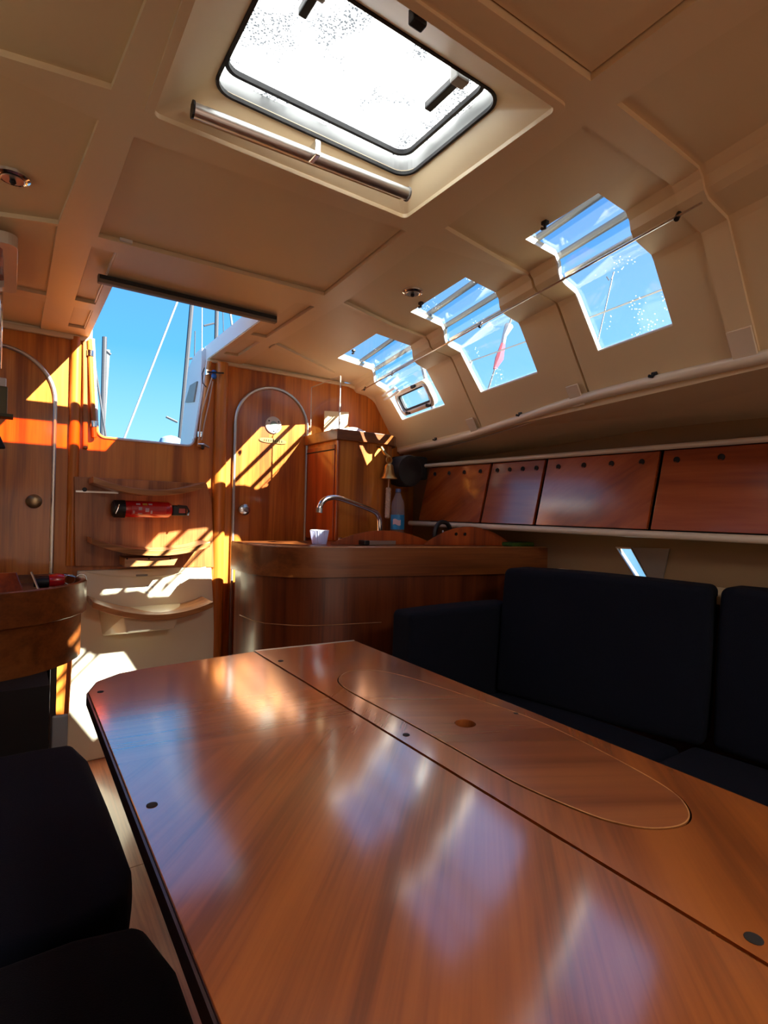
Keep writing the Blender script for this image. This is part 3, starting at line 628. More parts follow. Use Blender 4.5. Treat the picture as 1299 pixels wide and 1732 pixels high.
# ------------------------------------------------------------------ galley
WT = [(.838, 2.46), (.836, 2.36), (.843, 2.22), (.868, 2.145), (.912, 2.088), (.955, 2.040), (1.01, 2.003), (1.10, 1.972), (1.195, 1.948), (1.324, 1.917), (1.6, 1.848), (1.94, 1.765), (HR, 1.70)]
wtop = WT + [(HR, 2.41), (1.36, 2.41), (1.33, 2.47), (.87, 2.50)]
wt = thing('worktop', 'thick-edged teak galley worktop with a rounded end beside the arched door', 'worktop', (1.4, 2.2, .875))
obj('slab', MB().prism(wtop, [], .872, .996), m_counter, wt, bevel=.006, seg=3, smooth=True)
ins = [(x, y) for x, y in wtop]
obj('rim', MB().tube([(x + .010, y + .010, .996) for x, y in WT], .0045, 8), m_step, wt, smooth=True)
def inset(pts, d):
    out = []
    for i, (x, y) in enumerate(pts):
        a = pts[max(i - 1, 0)]; b_ = pts[min(i + 1, len(pts) - 1)]; t = Vector((b_[0] - a[0], b_[1] - a[1])).normalized(); out.append((x - t.y * d, y + t.x * d))
    return out
IB = inset(WT, .022)
gb = thing('galley_cabinet', 'dark teak curved galley cabinet beneath the worktop', 'cabinet', (1.4, 2.1, 0))
obj('body', MB().prism([(x, y) for x, y in IB[:-1]] + [(HR - .002, IB[-1][1]), (HR - .002, 2.40), (1.36, 2.40), (1.33, 2.45), (.89, 2.48)], [], 0, .872), m_base, gb, smooth=True)
seam = .672
def band(pts, z0, z1, d):
    o = inset(pts, -d); n = len(pts); m = MB(); m.add([(x, y, z0) for x, y in pts] + [(x, y, z0) for x, y in o] + [(x, y, z1) for x, y in pts] + [(x, y, z1) for x, y in o],
        [(n + i, n + i + 1, 3 * n + i + 1, 3 * n + i) for i in range(n - 1)] + [(i, i + 1, n + i + 1, n + i) for i in range(n - 1)] + [(2 * n + i, 2 * n + i + 1, 3 * n + i + 1, 3 * n + i) for i in range(n - 1)] + [(0, n, 3 * n, 2 * n), (n - 1, 2 * n - 1, 4 * n - 1, 3 * n - 1)]); return m
dr = IB[1:10]
obj('drawer', band(dr, seam + .004, .868, .006), m_base, gb, smooth=True)
obj('drawer', band(dr, .30, seam - .002, .006), m_base, gb, smooth=True)
obj('drawer_line', MB().tube([(x, y, seam + .001) for x, y in inset(dr, -.007)], .0018, 5), m_step, gb, smooth=True)
# tall cabinet with a fiddled top
def rc(x1, d):
    return [(1.366 - d, AFT), (1.366 - d, 2.41 - d)] + arc(x1 - .14, 2.55, .14 + d, .14 + d, -90, 0, 8) + [(x1 + d, AFT)]
tcab = thing('tall_cabinet', 'tall cherry cabinet with rounded corner and thick ledge top beside the arched door', 'cabinet', (1.56, 2.6, 0))
obj('body', MB().prism(rc(1.765, 0), [], .996, 1.512), m_bulk, tcab)
tp = obj('ledge', MB().prism(rc(1.765, .022), [], 1.512, 1.566), m_counter, tcab, bevel=.006)
dz0 = .999; cd_ = obj('cabinet_door', MB().box(1.356, 1.3665, 2.435, 2.745, dz0, 1.49), m_red, tcab, bevel=.002)
obj('door_top_rail', MB().box(1.353, 1.357, 2.435, 2.745, 1.462, 1.468), m_dark, cd_)
obj('corner_post', MB().box(1.354, 1.372, 2.400, 2.420, .998, 1.511), m_red, tcab, bevel=.004)
# clear screen on the ledge
gs = thing('acrylic_screen', 'clear upright screen with pale edges standing over the cabinet ledge', 'screen', (1.367, 2.6, 1.566))
a = at(525, 735, X=1.367); b = at(525, 656, X=1.367); c = at(576, 637, X=1.367); d = at(574, 728, X=1.367)
ya, yc = a.y, c.y
obj('pane', MB().box(1.3645, 1.3695, yc, ya, 1.566, b.z - .004), m_clear, gs)
fm = MB().tube([(1.367, ya, 1.566), (1.367, ya, b.z), (1.367, yc, b.z)], .0026, 6).tube([(1.367, yc, b.z), (1.367, yc, b.z - .14)], .0035, 6).tube([(1.367, yc, b.z - .14), (1.367, yc, 1.566)], .005, 6)
obj('pale_edge', fm, m_pearl, gs)
# towel and card on the ledge
tw = MB(); nx, ny = 14, 8; vs = []; q0 = at(532, 725, Y=2.62); q1 = at(588, 725, Y=2.62)
for j in range(ny + 1):
    for i in range(nx + 1):
        s_, t_ = i / nx, j / ny; x = 1.40 + .22 * s_; y = 2.50 + .14 * t_
        h = .052 * (max(0, math.sin(PI * s_)) ** .45) * (max(0, math.sin(PI * t_)) ** .4) * (.8 + .2 * math.sin(9 * s_ + 3 * t_)); vs.append((x, y, 1.567 + h))
tw.add(vs, [(j * (nx + 1) + i, j * (nx + 1) + i + 1, (j + 1) * (nx + 1) + i + 1, (j + 1) * (nx + 1) + i) for j in range(ny) for i in range(nx)])
tw.add([(1.40, 2.50, 1.566), (1.62, 2.50, 1.566), (1.62, 2.64, 1.566), (1.40, 2.64, 1.566)], [(0, 3, 2, 1)])
single('folded_towel', tw, plain('white_towel', (232, 226, 218), .9, bump=.5, nscale=150), 'crumpled white towel lying on the cabinet ledge', 'towel', smooth=True)
q = [at(548, 722, Y=2.70), at(588, 722, Y=2.70), at(590, 697, Y=2.70), at(549, 695, Y=2.70)]
zb_ = 1.5665
single('paper_card', MB().prism([(q[0].x, zb_), (q[1].x - .008, zb_), (q[2].x, q[2].z), (q[3].x, q[3].z)], [], 2.70, 2.703, 'y'), plain('old_card', (206, 180, 140), .8), 'cream card standing against the bulkhead behind the white towel', 'card')

# tap, tray, cup, bottle
CT = .997
tap = thing('galley_tap', 'chrome swan-neck tap on the galley worktop', 'tap', (1.545, 2.25, CT))
YT = 2.25
path = [at(642, 914, Y=YT), at(642, 885, Y=YT), at(641, 874, Y=YT), at(635, 866, Y=YT - .005), at(622, 860, Y=YT - .01), at(595, 850, Y=YT - .03), at(573, 842, Y=YT - .05), at(561, 841, Y=YT - .06), at(550, 844, Y=YT - .065), at(543, 851, Y=YT - .07), at(540, 861, Y=YT - .07)]
path[0].z = CT; sp = []
for i in range(len(path) - 1):
    sp += [path[i].lerp(path[i + 1], k / 3) for k in range(3)]
sp.append(path[-1])
for _ in range(2): sp = [sp[0]] + [(sp[i - 1] + sp[i] * 2 + sp[i + 1]) / 4 for i in range(1, len(sp) - 1)] + [sp[-1]]
obj('spout', MB().tube(sp, .0125, 16), m_chrome, tap, smooth=True)
e = sp[-1]; obj('nozzle', MB().tube([e + Vector((0, 0, .006)), e + Vector((-.002, 0, -.016))], .0155, 14), m_steel, tap, smooth=True)
obj('collar', MB().lathe([(.020, 0), (.020, .03), (.015, .036)], (sp[0].x, YT, CT), 16), m_chrome, tap, smooth=True)
obj('lever', MB().tube([(sp[0].x + .018, YT, CT + .022), (sp[0].x + .045, YT - .01, CT + .034)], .006, 8), m_black, tap)
p0 = at(610, 918, Z=CT + .004); p1 = at(668, 918, Z=CT + .004)
tray = thing('sink_cover', 'chrome sink plate with black corners below the tap', 'sink plate', (p0.x + .15, 2.12, CT))
obj('plate', MB().prism(rrect(1.34, 1.60, 2.085, 2.215, .02), [], CT, CT + .018), m_alu, tray, bevel=.003)
for x in (1.34, 1.60): obj('corner_grip', MB().box(x - .016, x + .012, 2.075, 2.225, CT, CT + .021), m_black, tray, bevel=.004)
pg = thing('sink_plug', 'small chrome sink fitting beside the glass cup', 'sink plug', tuple(at(575, 919, Z=CT)))
q = at(575, 919, Z=CT); obj('cap', MB().lathe([(.020, 0), (.024, .006), (.012, .012), (.008, .022), (.012, .026), (.004, .030)], (q.x, q.y, CT), 16), m_chrome, pg, smooth=True)
obj('arm', MB().tube([(q.x, q.y, CT + .02), (q.x + .03, q.y - .03, CT + .018)], .005, 8), m_steel, pg)
cu = thing('glass_cup', 'small ribbed clear cup on the worktop end', 'cup', tuple(at(540, 919, Z=CT)))
q = at(540, 920, Z=CT); cx_, cy_ = q.x, q.y
m = MB(); n = 48; hh = .062; prof = [(.032, 0), (.0335, .006), (.043, hh), (.0405, hh), (.031, .008)]; vs = []
for (rr, h) in prof:
    for k in range(n):
        t = 2 * PI * k / n; w_ = rr * (1 + (.02 if k % 2 else -.02)); vs.append((cx_ + w_ * math.cos(t), cy_ + w_ * math.sin(t), CT + h))
fs = [(i * n + k, i * n + (k + 1) % n, (i + 1) * n + (k + 1) % n, (i + 1) * n + k) for i in range(4) for k in range(n)] + [tuple(reversed(range(n))), tuple(4 * n + k for k in range(n))]
cupm, t, bb = newmat('cup_plastic'); bb.inputs['Base Color'].default_value = lin((215, 220, 245)); bb.inputs['Alpha'].default_value = .62; bb.inputs['Roughness'].default_value = .15
obj('ribbed_body', m.add(vs, fs), cupm, cu)
obj('cup_rim', MB().tube([(cx_ + .042 * math.cos(2 * PI * k / 24), cy_ + .042 * math.sin(2 * PI * k / 24), CT + hh) for k in range(25)], .0018, 6), m_whitep, cu, smooth=True)
bt = thing('water_bottle', 'clear plastic water bottle with blue label in the galley corner', 'bottle', (1.668, 2.30, CT))
bp_, t, bb = newmat('bottle_plastic'); bb.inputs['Base Color'].default_value = lin((225, 232, 240)); bb.inputs['Alpha'].default_value = .14; bb.inputs['Roughness'].default_value = .06
B0 = (1.668, 2.30, CT)
obj('bottle_body', MB().lathe([(.030, 0), (.036, .006), (.036, .05), (.0345, .056), (.036, .062), (.036, .160), (.034, .166), (.036, .172), (.036, .184), (.033, .192), (.034, .2), (.026, .222), (.016, .248), (.013, .256), (.013, .262)], B0, 24), bp_, bt, smooth=True, angle=25)
lbl = obj('label', MB().lathe([(.0366, .064), (.0368, .066), (.0368, .138), (.0366, .14)], B0, 24), m_label, bt, smooth=True)
lp = MB(); vs = []
for z in (.088, .116):
    for i in range(7): t = math.radians(195 + i * 11); vs.append((B0[0] + .0374 * math.cos(t), B0[1] + .0374 * math.sin(t), B0[2] + z + .004 * math.sin(i)))
obj('label_print', lp.add(vs, [(i, i + 1, 8 + i, 7 + i) for i in range(6)]), m_pink, lbl)
obj('bottle_cap', MB().lathe([(.015, .258), (.015, .274), (.013, .276)], B0, 16), plain('clear_blue_cap', (90, 110, 150), .3), bt)
# arched fiddle boards
def archboard(xa, ya_, xb_, yb_, ztop, label, th=.012):
    m = MB(); n = 14; vs = []; dx, dy = xb_ - xa, yb_ - ya_; nn = Vector((-dy, dx)).normalized() * th
    for k in (0, 1):
        for i in range(n + 1):
            t = i / n; x, y = xa + dx * t + nn.x * k, ya_ + dy * t + nn.y * k; z = CT + .004 + ztop * (1 - (2 * t - 1) ** 2); vs += [(x, y, CT), (x, y, z)]
    K = 2 * (n + 1); fs = []
    for i in range(n):
        a = 2 * i; fs += [(a, a + 2, a + 3, a + 1), (K + a, K + a + 1, K + a + 3, K + a + 2), (a + 1, a + 3, K + a + 3, K + a + 1), (a, K + a, K + a + 2, a + 2)]
    fs += [(0, 1, K + 1, K), (K - 2, 2 * K - 2, 2 * K - 1, K - 1)]
    m.add(vs, fs); return m
b1 = single('fiddle_board', archboard(*at(560, 921, Z=CT).xy, *at(732, 921, Z=CT).xy, .062, ''), m_red, 'low arched cherry board right behind the tap and sink plate', 'fiddle board')
fb2 = thing('arched_board', 'low arched cherry board with two finger holes before the hob corner', 'fiddle board', tuple(at(790, 922, Z=CT)))
pa, pb = at(718, 922, Z=CT), at(866, 923, Z=CT)
obj('board', archboard(pa.x, pa.y, pb.x, pb.y, .088, ''), m_red, fb2)
for t_ in (.34, .44):
    x = pa.x + (pb.x - pa.x) * t_; y = pa.y + (pb.y - pa.y) * t_ - .004; obj('finger_hole', MB().lathe([(.008, -.003), (.007, .001)], (x, y, CT + .055), 10, 'y'), m_dark, fb2)
ra = [at(735 + 13 - 13 * math.cos(PI * i / 12) + (2 if i > 6 else 0), 906 - 23 * math.sin(PI * i / 12), Y=2.05) for i in range(13)]
hd = thing('black_handle', 'thick black curved handle rising behind the arched board', 'handle', tuple(ra[0]))
obj('grip', MB().tube([Vector((ra[0].x, ra[0].y, CT))] + ra + [Vector((ra[-1].x, ra[-1].y, CT))], .011, 10), m_black, hd, smooth=True)
obj('white_tip', MB().tube([at(749, 897, Y=2.0), at(749, 908, Y=2.0)], .004, 6), m_whitep, hd)
obj('base_clamp', MB().lathe([(.022, 0), (.022, .03)], (ra[-1].x + .03, ra[-1].y, CT), 12), m_black, hd)
sg = MB(); q = at(890, 924, Z=CT)
sg = cushion([(q.x - .1, q.y + .0), (q.x + .16, q.y - .04), (q.x + .17, q.y + .05), (q.x - .09, q.y + .09)], CT, CT + .018, .006, .002, seg=2)
single('scouring_pad', sg, m_green, 'flat green scouring pad on the worktop near the lockers', 'sponge')

# bell and speaker
be = thing('ship_bell', 'small brass ship bell with plaited rope hanging on the tall cabinet corner', 'bell', (1.637, 2.345, 1.32))
BX, BY = 1.637, 2.345
obj('bell_body', MB().lathe([(.046, 0), (.043, .004), (.034, .016), (.028, .035), (.025, .055), (.023, .068), (.016, .078), (.006, .082)], (BX, BY, 1.325), 28), m_brass, be, smooth=True)
obj('crown_ring', MB().tube([(BX + .018 * math.cos(t), BY, 1.425 + .018 * math.sin(t)) for t in [2 * PI * i / 16 for i in range(17)]], .004, 6), m_brass, be, smooth=True)
obj('wall_bracket', MB().tube([(BX - .03, 2.435, 1.50), (BX - .034, 2.37, 1.49), (BX - .022, 2.35, 1.455), (BX, 2.345, 1.442)], .008, 8), m_brass, be, smooth=True)
rp_ = MB().tube([(BX, BY, 1.33), (BX, BY, 1.27)], .003, 6)
rb = obj('bell_rope', rp_, m_rope, be)
for s_ in (0, 1, 2):
    pts = [(BX + .006 * math.cos(i * .55 + s_ * 2.09) - .004 * i / 45, BY + .006 * math.sin(i * .55 + s_ * 2.09), 1.275 - i * .0034) for i in range(46)]
    obj('strand', MB().tube(pts, .0085, 6), m_rope, rb, smooth=True)
spk = thing('round_speaker', 'round black speaker mounted beside the brass bell', 'speaker', (1.775, 2.33, 1.375))
obj('drum', MB().lathe([(.07, .16), (.085, .10), (.088, .01), (.082, -.004)], (1.79, 2.36, 1.378), 32, 'y'), m_rubber, spk, smooth=True)
obj('grille', MB().lathe([(.078, -.005), (.06, -.010), (.0, -.012)], (1.79, 2.36, 1.378), 32, 'y'), m_black, spk, smooth=True)
obj('mount_box', MB().box(1.80, 1.96, 2.42, 2.56, 1.34, 1.47), m_dark, spk, bevel=.01)

# ------------------------------------------------------------------ lockers along the right side
def LX(y): return 1.995 - .06 * (y - .73)
ZL0, ZL1 = 1.108, 1.408
lk = thing('side_locker', 'long wall locker with slanted cherry doors above the settee', 'locker', (1.98, 1.3, 1.08))
ydiv = [2.42, 1.955, 1.63, 1.115, .50, -.2, -.9]
obj('carcass', MB().prism([(LX(FWD) + .09, FWD), (HR, FWD), (HR, 2.41), (LX(2.45) + .09, 2.41)], [], ZL0 - .02, ZL1 + .02), m_dark, lk)
for i in range(len(ydiv) - 1):
    ya_, yb_ = ydiv[i] - .008, ydiv[i + 1] + .008
    lo = [(LX(ya_) + .002, ya_, ZL0), (LX(yb_) + .002, yb_, ZL0), (LX(yb_) + .018, yb_, ZL0), (LX(ya_) + .018, ya_, ZL0)]
    hi = [(x + .062, y - .012, ZL1) for x, y, z in lo]
    d = obj('locker_door', MB().hexa(lo, hi), m_loc if i % 2 else m_loc2, lk, bevel=.002)
    for k in range(4):
        f = (k + .5) / 4 if i < 3 else (k + .35) / 4; y = ya_ + (yb_ - ya_) * f; fz = .87; z = ZL0 + (ZL1 - ZL0) * fz; x = LX(y) + .002 + .062 * fz
        y -= .012 * fz
        ring = MB().lathe([(.0125, -.0015), (.0105, -.003), (.0095, .002)], (x, y, z), 14, 'x')
        h_ = obj('finger_hole', ring, m_dark, d)
# pale trims above and below the doors, and the shelf they close
lo_ = [(LX(y) - .012, y, ZL0 - .018) for y in (2.47, 1.9, 1.3, .7, 0, -1.4)]
up_ = [(LX(y) + .052, y, ZL1 + .012) for y in (2.47, 1.9, 1.3, .7, 0, -1.4)]
obj('lower_trim', MB().tube(lo_, .014, 12), m_pearl, lk, smooth=True)
obj('upper_trim', MB().tube(up_, .011, 12), m_pearl, lk, smooth=True)
obj('shelf_board', MB().prism([(LX(FWD) - .004, FWD), (HR, FWD), (HR, 2.47), (LX(2.47) - .004, 2.47)], [], ZL0 - .028, ZL0 - .008), m_cream, lk)
# long rounded handrail tube below the coachroof side
pts = []
for k in range(41):
    y = -1.3 + 4.03 * k / 40; z = RAILZ(y) + .002; pts.append(Vector((X2(y) + SIDEK * (1.845 - z) - .010, y, z)))
single('deck_edge_rail', MB().tube(pts, .017, 14), m_pearl, 'long pale padded rail running under the cabin side windows', 'rail', smooth=True)
# soffit under the side deck
sf = MB(); vs = []
for q in pts: vs += [(q.x + .004, q.y, q.z - .010), (HR, q.y, max(1.47, q.z - .055)), (q.x + .004, q.y, q.z + .0), (HR, q.y, 1.53)]
n = len(pts); fs = []
for i in range(n - 1):
    a = 4 * i; fs += [(a, a + 1, a + 5, a + 4), (a + 2, a + 6, a + 7, a + 3), (a, a + 4, a + 6, a + 2)]
struct('trim_9', sf.add(vs, fs), m_cream)
struct('trim_10', MB().tube([q + Vector((.022, 0, -.022)) for q in pts], .003, 6), m_alu)

# black clips along the rail and the ceiling, cream tabs and curtain wire
def sidept(px, py):
    d = r * ((px - 649.5) / FPX) - u * ((py - 866) / FPX) + F
    t = (1.335 - .209 * .58 + SIDEK * (1.845 - EYE)) / (d.x - .209 * d.y + SIDEK * d.z); return Vector((0, 0, EYE)) + d * t
def clip(p, n_, label, s=1.0):
    t = thing('curtain_clip', label, 'clip', tuple(p), 'black curtain clips')
    n_ = Vector(n_).normalized()
    obj('foot', MB().box(p.x - .008 * s, p.x + .008 * s, p.y - .009 * s, p.y + .009 * s, p.z - .006 * s, p.z + .006 * s), m_black, t, bevel=.002)
    q = p + n_ * .016 * s
    obj('hook', MB().tube([p, q, q + Vector((0, .012 * s, .004 * s))], .005 * s, 8), m_black, t, smooth=True)
nin = (-.82, 0, -.57)
for (px, py, lb_) in ((1108, 633, 'black clip on the cabin side below the largest window'), (881, 700, 'black clip on the cabin side below the middle window'), (738, 742, 'small black clip low on the cabin side near the brass bell')):
    clip(sidept(px, py), nin, lb_, 1.0)
for (px, py, lb_) in ((922, 377, 'black clip on the ceiling beside the largest side window'), (712, 513, 'black clip on the ceiling beside the middle side window'), (598, 593, 'black clip on the ceiling beside the small opening window')):
    clip(at(px, py, Z=CZ + .008), (0, 0, -1), lb_, .9)
def tab(px, py, w_, h_, label, y_):
    c = sidept(px, py); zlo = c.z - h_ / 2; m = MB(); out = []
    for s_ in (0, .008):
        for (yy, zz) in ((-w_ / 2, -h_ / 2), (w_ / 2, -h_ / 2), (w_ / 2, h_ / 2), (-w_ / 2, h_ / 2)):
            z = c.z + zz; y = y_ + yy; x = X2(y) + SIDEK * (1.845 - z); out.append((x - .82 * (s_ + .0105), y, z - .57 * (s_ + .0105) + 0))
    m.add(out, [(0, 3, 2, 1), (4, 5, 6, 7), (0, 1, 5, 4), (1, 2, 6, 5), (2, 3, 7, 6), (3, 0, 4, 7)])
    single('cover_tab', m, m_pearl, label, 'cover tab', 'cream cover tabs at the foot of the ribs', bevel=.002)
tab(1253, 582, .062, .072, 'widest cream tab at the foot of the rib past the largest window', .616)
tab(969, 668, .056, .066, 'cream tab at the foot of the joint between the two biggest windows', 1.20)
tab(792, 720, .056, .062, 'narrow cream tab at the foot of the joint before the opening window', 1.875)
cwire = thing('curtain_wire', 'thin curtain wire strung across the upper part of the side windows', 'wire', (1.5, 1.7, 1.84))
w0 = at(1187, 343, Z=1.838); w1 = at(612, 660, Z=1.838)
obj('wire', MB().tube([w0, w1], .0028, 6), m_steel, cwire, smooth=True)
for f in (.03, .42, .80, .985):
    p = w0.lerp(w1, f)
    # find the parameter by photo position of the brackets
    obj('wire_bracket', MB().tube([p + Vector((0, 0, -.006)), p + Vector((.012, 0, .012))], .006, 8), m_black, cwire, smooth=True)
# opening portlight set in the small aft window
pt = thing('opening_portlight', 'pale framed opening portlight set in the aftmost side window', 'portlight', tuple(sidept(706, 672)))
def sp_(y, z, off): x = X2(y) + SIDEK * (1.845 - z); return (x - .82 * off, y, z - .57 * off)
pc = [(660, 660), (716, 635), (743, 683), (686, 707)]
pq = [sidept(*k) for k in pc]; cy0 = min(p.y for p in pq); cy1 = max(p.y for p in pq); cz0 = min(p.z for p in pq); cz1 = max(p.z for p in pq)
def ring(y0, y1, z0, z1, rr, y2, y3, z2, z3, r2, o0, o1):
    A = rrect(y0, y1, z0, z1, rr, 6); B = rrect(y2, y3, z2, z3, r2, 6); n = len(A); m = MB()
    m.add([sp_(y, z, o0) for y, z in A] + [sp_(y, z, o0) for y, z in B] + [sp_(y, z, o1) for y, z in A] + [sp_(y, z, o1) for y, z in B],
          [f for k in range(n) for f in ((k, (k + 1) % n, n + (k + 1) % n, n + k), (2 * n + k, 2 * n + (k + 1) % n, 3 * n + (k + 1) % n, 3 * n + k), (k, (k + 1) % n, 2 * n + (k + 1) % n, 2 * n + k), (n + k, n + (k + 1) % n, 3 * n + (k + 1) % n, 3 * n + k))]); return m
py0, py1, pz0, pz1 = 2.095, 2.475, 1.700, 1.815
obj('outer_frame', ring(py0, py1, pz0, pz1, .035, py0 + .018, py1 - .018, pz0 + .012, pz1 - .012, .025, -.014, .012), m_pearl, pt, smooth=True)
obj('inner_frame', ring(py0 + .026, py1 - .026, pz0 + .016, pz1 - .016, .022, py0 + .040, py1 - .040, pz0 + .026, pz1 - .026, .015, -.01, .002), m_rubber, pt, smooth=True)
obj('bright_frame', ring(py0 + .018, py1 - .018, pz0 + .012, pz1 - .012, .024, py0 + .027, py1 - .027, pz0 + .018, pz1 - .018, .02, -.012, .018), m_whitep, pt, smooth=True)
for (y, z) in ((2.16, pz0 + .01), (2.40, pz0 + .01), (2.22, pz1 - .008)):
    p = Vector(sp_(y, z, .014)); obj('latch', MB().box(p.x - .008, p.x + .008, y - .018, y + .018, p.z - .008, p.z + .008), m_rubber, pt, bevel=.002)
p = Vector(sp_(2.50, 1.835, .02))
obj('swing_handle', MB().tube([sp_(2.60, 1.83, .012), sp_(2.50, 1.835, .03), sp_(2.40, 1.838, .02), sp_(2.38, 1.82, .02), sp_(2.48, 1.81, .028), sp_(2.60, 1.81, .012)], .007, 8), m_whitep, pt, smooth=True)

# ceiling spotlights
def spot(px, py, label):
    c = at(px, py, Z=CZ + RZ); t = thing('ceiling_spotlight', label, 'ceiling light', tuple(c), 'unlit round ceiling spotlights')
    z = CZ + RZ
    rg = MB(); n = 28; pf = [(.036, 0), (.035, -.006), (.029, -.009), (.025, -.006), (.023, .004)]
    rg.lathe(pf[:4], (c.x, c.y, z), n); obj('bezel', rg, m_chrome, t, smooth=True)
    obj('reflector', MB().lathe([(.024, -.0095), (.022, -.011), (.010, -.0105)], (c.x, c.y, z), n), m_alu, t, smooth=True)
    obj('bulb', MB().lathe([(.006, -.011), (.007, -.016), (.004, -.02)], (c.x, c.y, z), 14), m_dark, t, smooth=True)
spot(22, 297, 'round chrome ceiling spotlight in the panel left of the large deck hatch')
spot(698, 492, 'round chrome ceiling spotlight in the panel with the middle side window')

# ------------------------------------------------------------------ saloon table
TZ = .81; TK = (EYE - TZ) / .45; tb = thing('saloon_table', 'big glossy cherry saloon table with a folding leaf and an oval lid', 'table', (.43, .5, 0))
TY0 = -.42
def sc(l): return [(x * TK, y * TK) for x, y in l]
leaf = [(.158, TY0), (.6405, TY0), (.6405, 1.640), (.30, 1.612), (.246, 1.600), (.190, 1.555), (.160, 1.470)]
leaf = sc(leaf)
def plug(x, y, rr, par): return obj('bolt_hole', MB().lathe([(rr, -.002), (rr, .0006), (rr * .7, .0009)], (x, y, TZ), 16), m_dark, par)
lf = obj('folding_leaf', MB().prism(leaf, [], TZ - .020, TZ), m_tleaf, tb, bevel=.003, seg=3)
obj('dark_edging', MB().prism(sc([(.1545, TY0), (.1575, TY0), (.1595, 1.470), (.1895, 1.5555), (.2455, 1.6005), (.2455, 1.604), (.187, 1.559), (.156, 1.472)]), [], TZ - .023, TZ - .003), m_tedge, lf)
for (px, py, rr) in ((257, 1362, .0062), (170, 1170, .0055)):
    q = at(px, py, Z=TZ); plug(q.x, q.y, rr, lf)
mid = [(.6435, TY0), (.990, TY0), (.992, 1.606), (.6435, 1.640)]
mid = sc(mid)
oc = (.832, .845); ov = []
ohw, oyl, oyh = .105, .395, 1.290
ov = arc(.848 - .0, oyh - ohw * 1.1, ohw * 1.0, ohw * 1.1, 0, 180, 12) + arc(.835, oyl + ohw * 1.1, ohw, ohw * 1.1, 180, 360, 12)
oo_ = [at(px, py, Z=TZ) for px, py in ((569, 1150), (577, 1140), (592, 1134), (620, 1132), (655, 1136), (700, 1147), (800, 1180), (900, 1213), (1000, 1260), (1100, 1313), (1150, 1345), (1168, 1368), (1172, 1385), (1160, 1398), (1130, 1404), (1090, 1404), (1040, 1394), (1000, 1382), (900, 1340), (850, 1315), (750, 1257), (650, 1202), (600, 1176), (575, 1160))]
ov = [(p.x, p.y) for p in oo_]
if sum(ov[i][0] * ov[(i + 1) % len(ov)][1] - ov[(i + 1) % len(ov)][0] * ov[i][1] for i in range(len(ov))) < 0: ov = ov[::-1]
for _ in range(2):
    ov = [q for i in range(len(ov)) for q in ((.75 * ov[i][0] + .25 * ov[(i + 1) % len(ov)][0], .75 * ov[i][1] + .25 * ov[(i + 1) % len(ov)][1]), (.25 * ov[i][0] + .75 * ov[(i + 1) % len(ov)][0], .25 * ov[i][1] + .75 * ov[(i + 1) % len(ov)][1]))]
ocx = sum(p[0] for p in ov) / len(ov); ocy = sum(p[1] for p in ov) / len(ov)
def shrink(pts, d):
    out = []; n = len(pts)
    for i in range(n):
        a = pts[i - 1]; b_ = pts[(i + 1) % n]; t = Vector((b_[0] - a[0], b_[1] - a[1])).normalized(); out.append((pts[i][0] - t.y * d, pts[i][1] + t.x * d))
    return out
ct = obj('centre_section', MB().prism(mid, [ov], TZ - .020, TZ), m_tmid, tb, bevel=.002)
obj('well_floor', MB().prism(shrink(ov, -.004), [], TZ - .03, TZ - .0205), m_dark, tb)
q = at(787, 1224, Z=TZ); fhole = [(q.x + .017 * math.cos(t), q.y + .017 * math.sin(t)) for t in [2 * PI * i / 24 for i in range(24)]]
li = shrink(ov, .0022)
lid = obj('oval_lid', MB().prism(li, [fhole], TZ - .016, TZ + .0005), m_tlid, tb, bevel=.0012)
obj('lid_edge_line', MB().prism(shrink(ov, .0022), [shrink(ov, .0036)], TZ - .001, TZ + .0009), m_step, lid)
for (px, py, rr) in ((687, 1243, .0055), (873, 1207, .0045), (1275, 1588, .0070), (475, 1118, .006)):
    q = at(px, py, Z=TZ); plug(q.x, q.y, rr, ct)
me_ = sc([(.6435, 1.6405), (.992, 1.6065), (.992, 1.611), (.6435, 1.645)])
obj('metal_edging', MB().prism(me_, [], TZ - .02, TZ + .001), m_alu, ct)
obj('pedestal_box', MB().box(.53, .72, -.15, .85, .0, TZ - .03), m_base, tb, bevel=.008)

# ------------------------------------------------------------------ settees
rs = thing('settee', 'dark navy U-shaped settee base under the wall locker', 'settee', (1.6, .8, 0))
obj('plinth', MB().prism([(1.20, FWD + .01), (HR - .01, FWD + .01), (HR - .01, 1.66), (1.12, 1.66), (1.12, 1.25), (1.20, 1.1)], [], 0, .313), m_base, rs)
struct('trim_11', MB().prism([(1.975, FWD + .001), (HR - .001, FWD + .001), (HR - .001, 1.62), (1.82, 1.62)], [], .88, .905), m_cream)
def cush(name, pts, z0, z1, rad, label, cat, group=None, lean=(0, 0), mat=m_fabric, crown=.004):
    cx_ = sum(p[0] for p in pts) / 4; cy_ = sum(p[1] for p in pts) / 4; k = crown * 1.2
    pts = [(x - math.copysign(k, x - cx_), y - math.copysign(k, y - cy_)) for x, y in pts]; z0 += k + .003; z1 -= k
    m = cushion(pts, z0, z1, rad, crown, lean, plan=.11 if mat is not None and name == 'bench_cushion' else 0); o = single(name, m, mat, label, cat, group, smooth=True); 
    for p in o.data.polygons: p.use_smooth = True
    return o
cush('seat_cushion', [(1.14, .83), (1.70, .83), (1.66, 1.50), (1.14, 1.50)], .315, .46, .035, 'dark seat cushion of the far settee corner beside the low end backrest', 'cushion')
cush('seat_cushion', [(1.14, .03), (1.78, .03), (1.72, .82), (1.14, .82)], .315, .475, .035, 'dark seat cushion of the far settee nearest the frame edge', 'cushion')
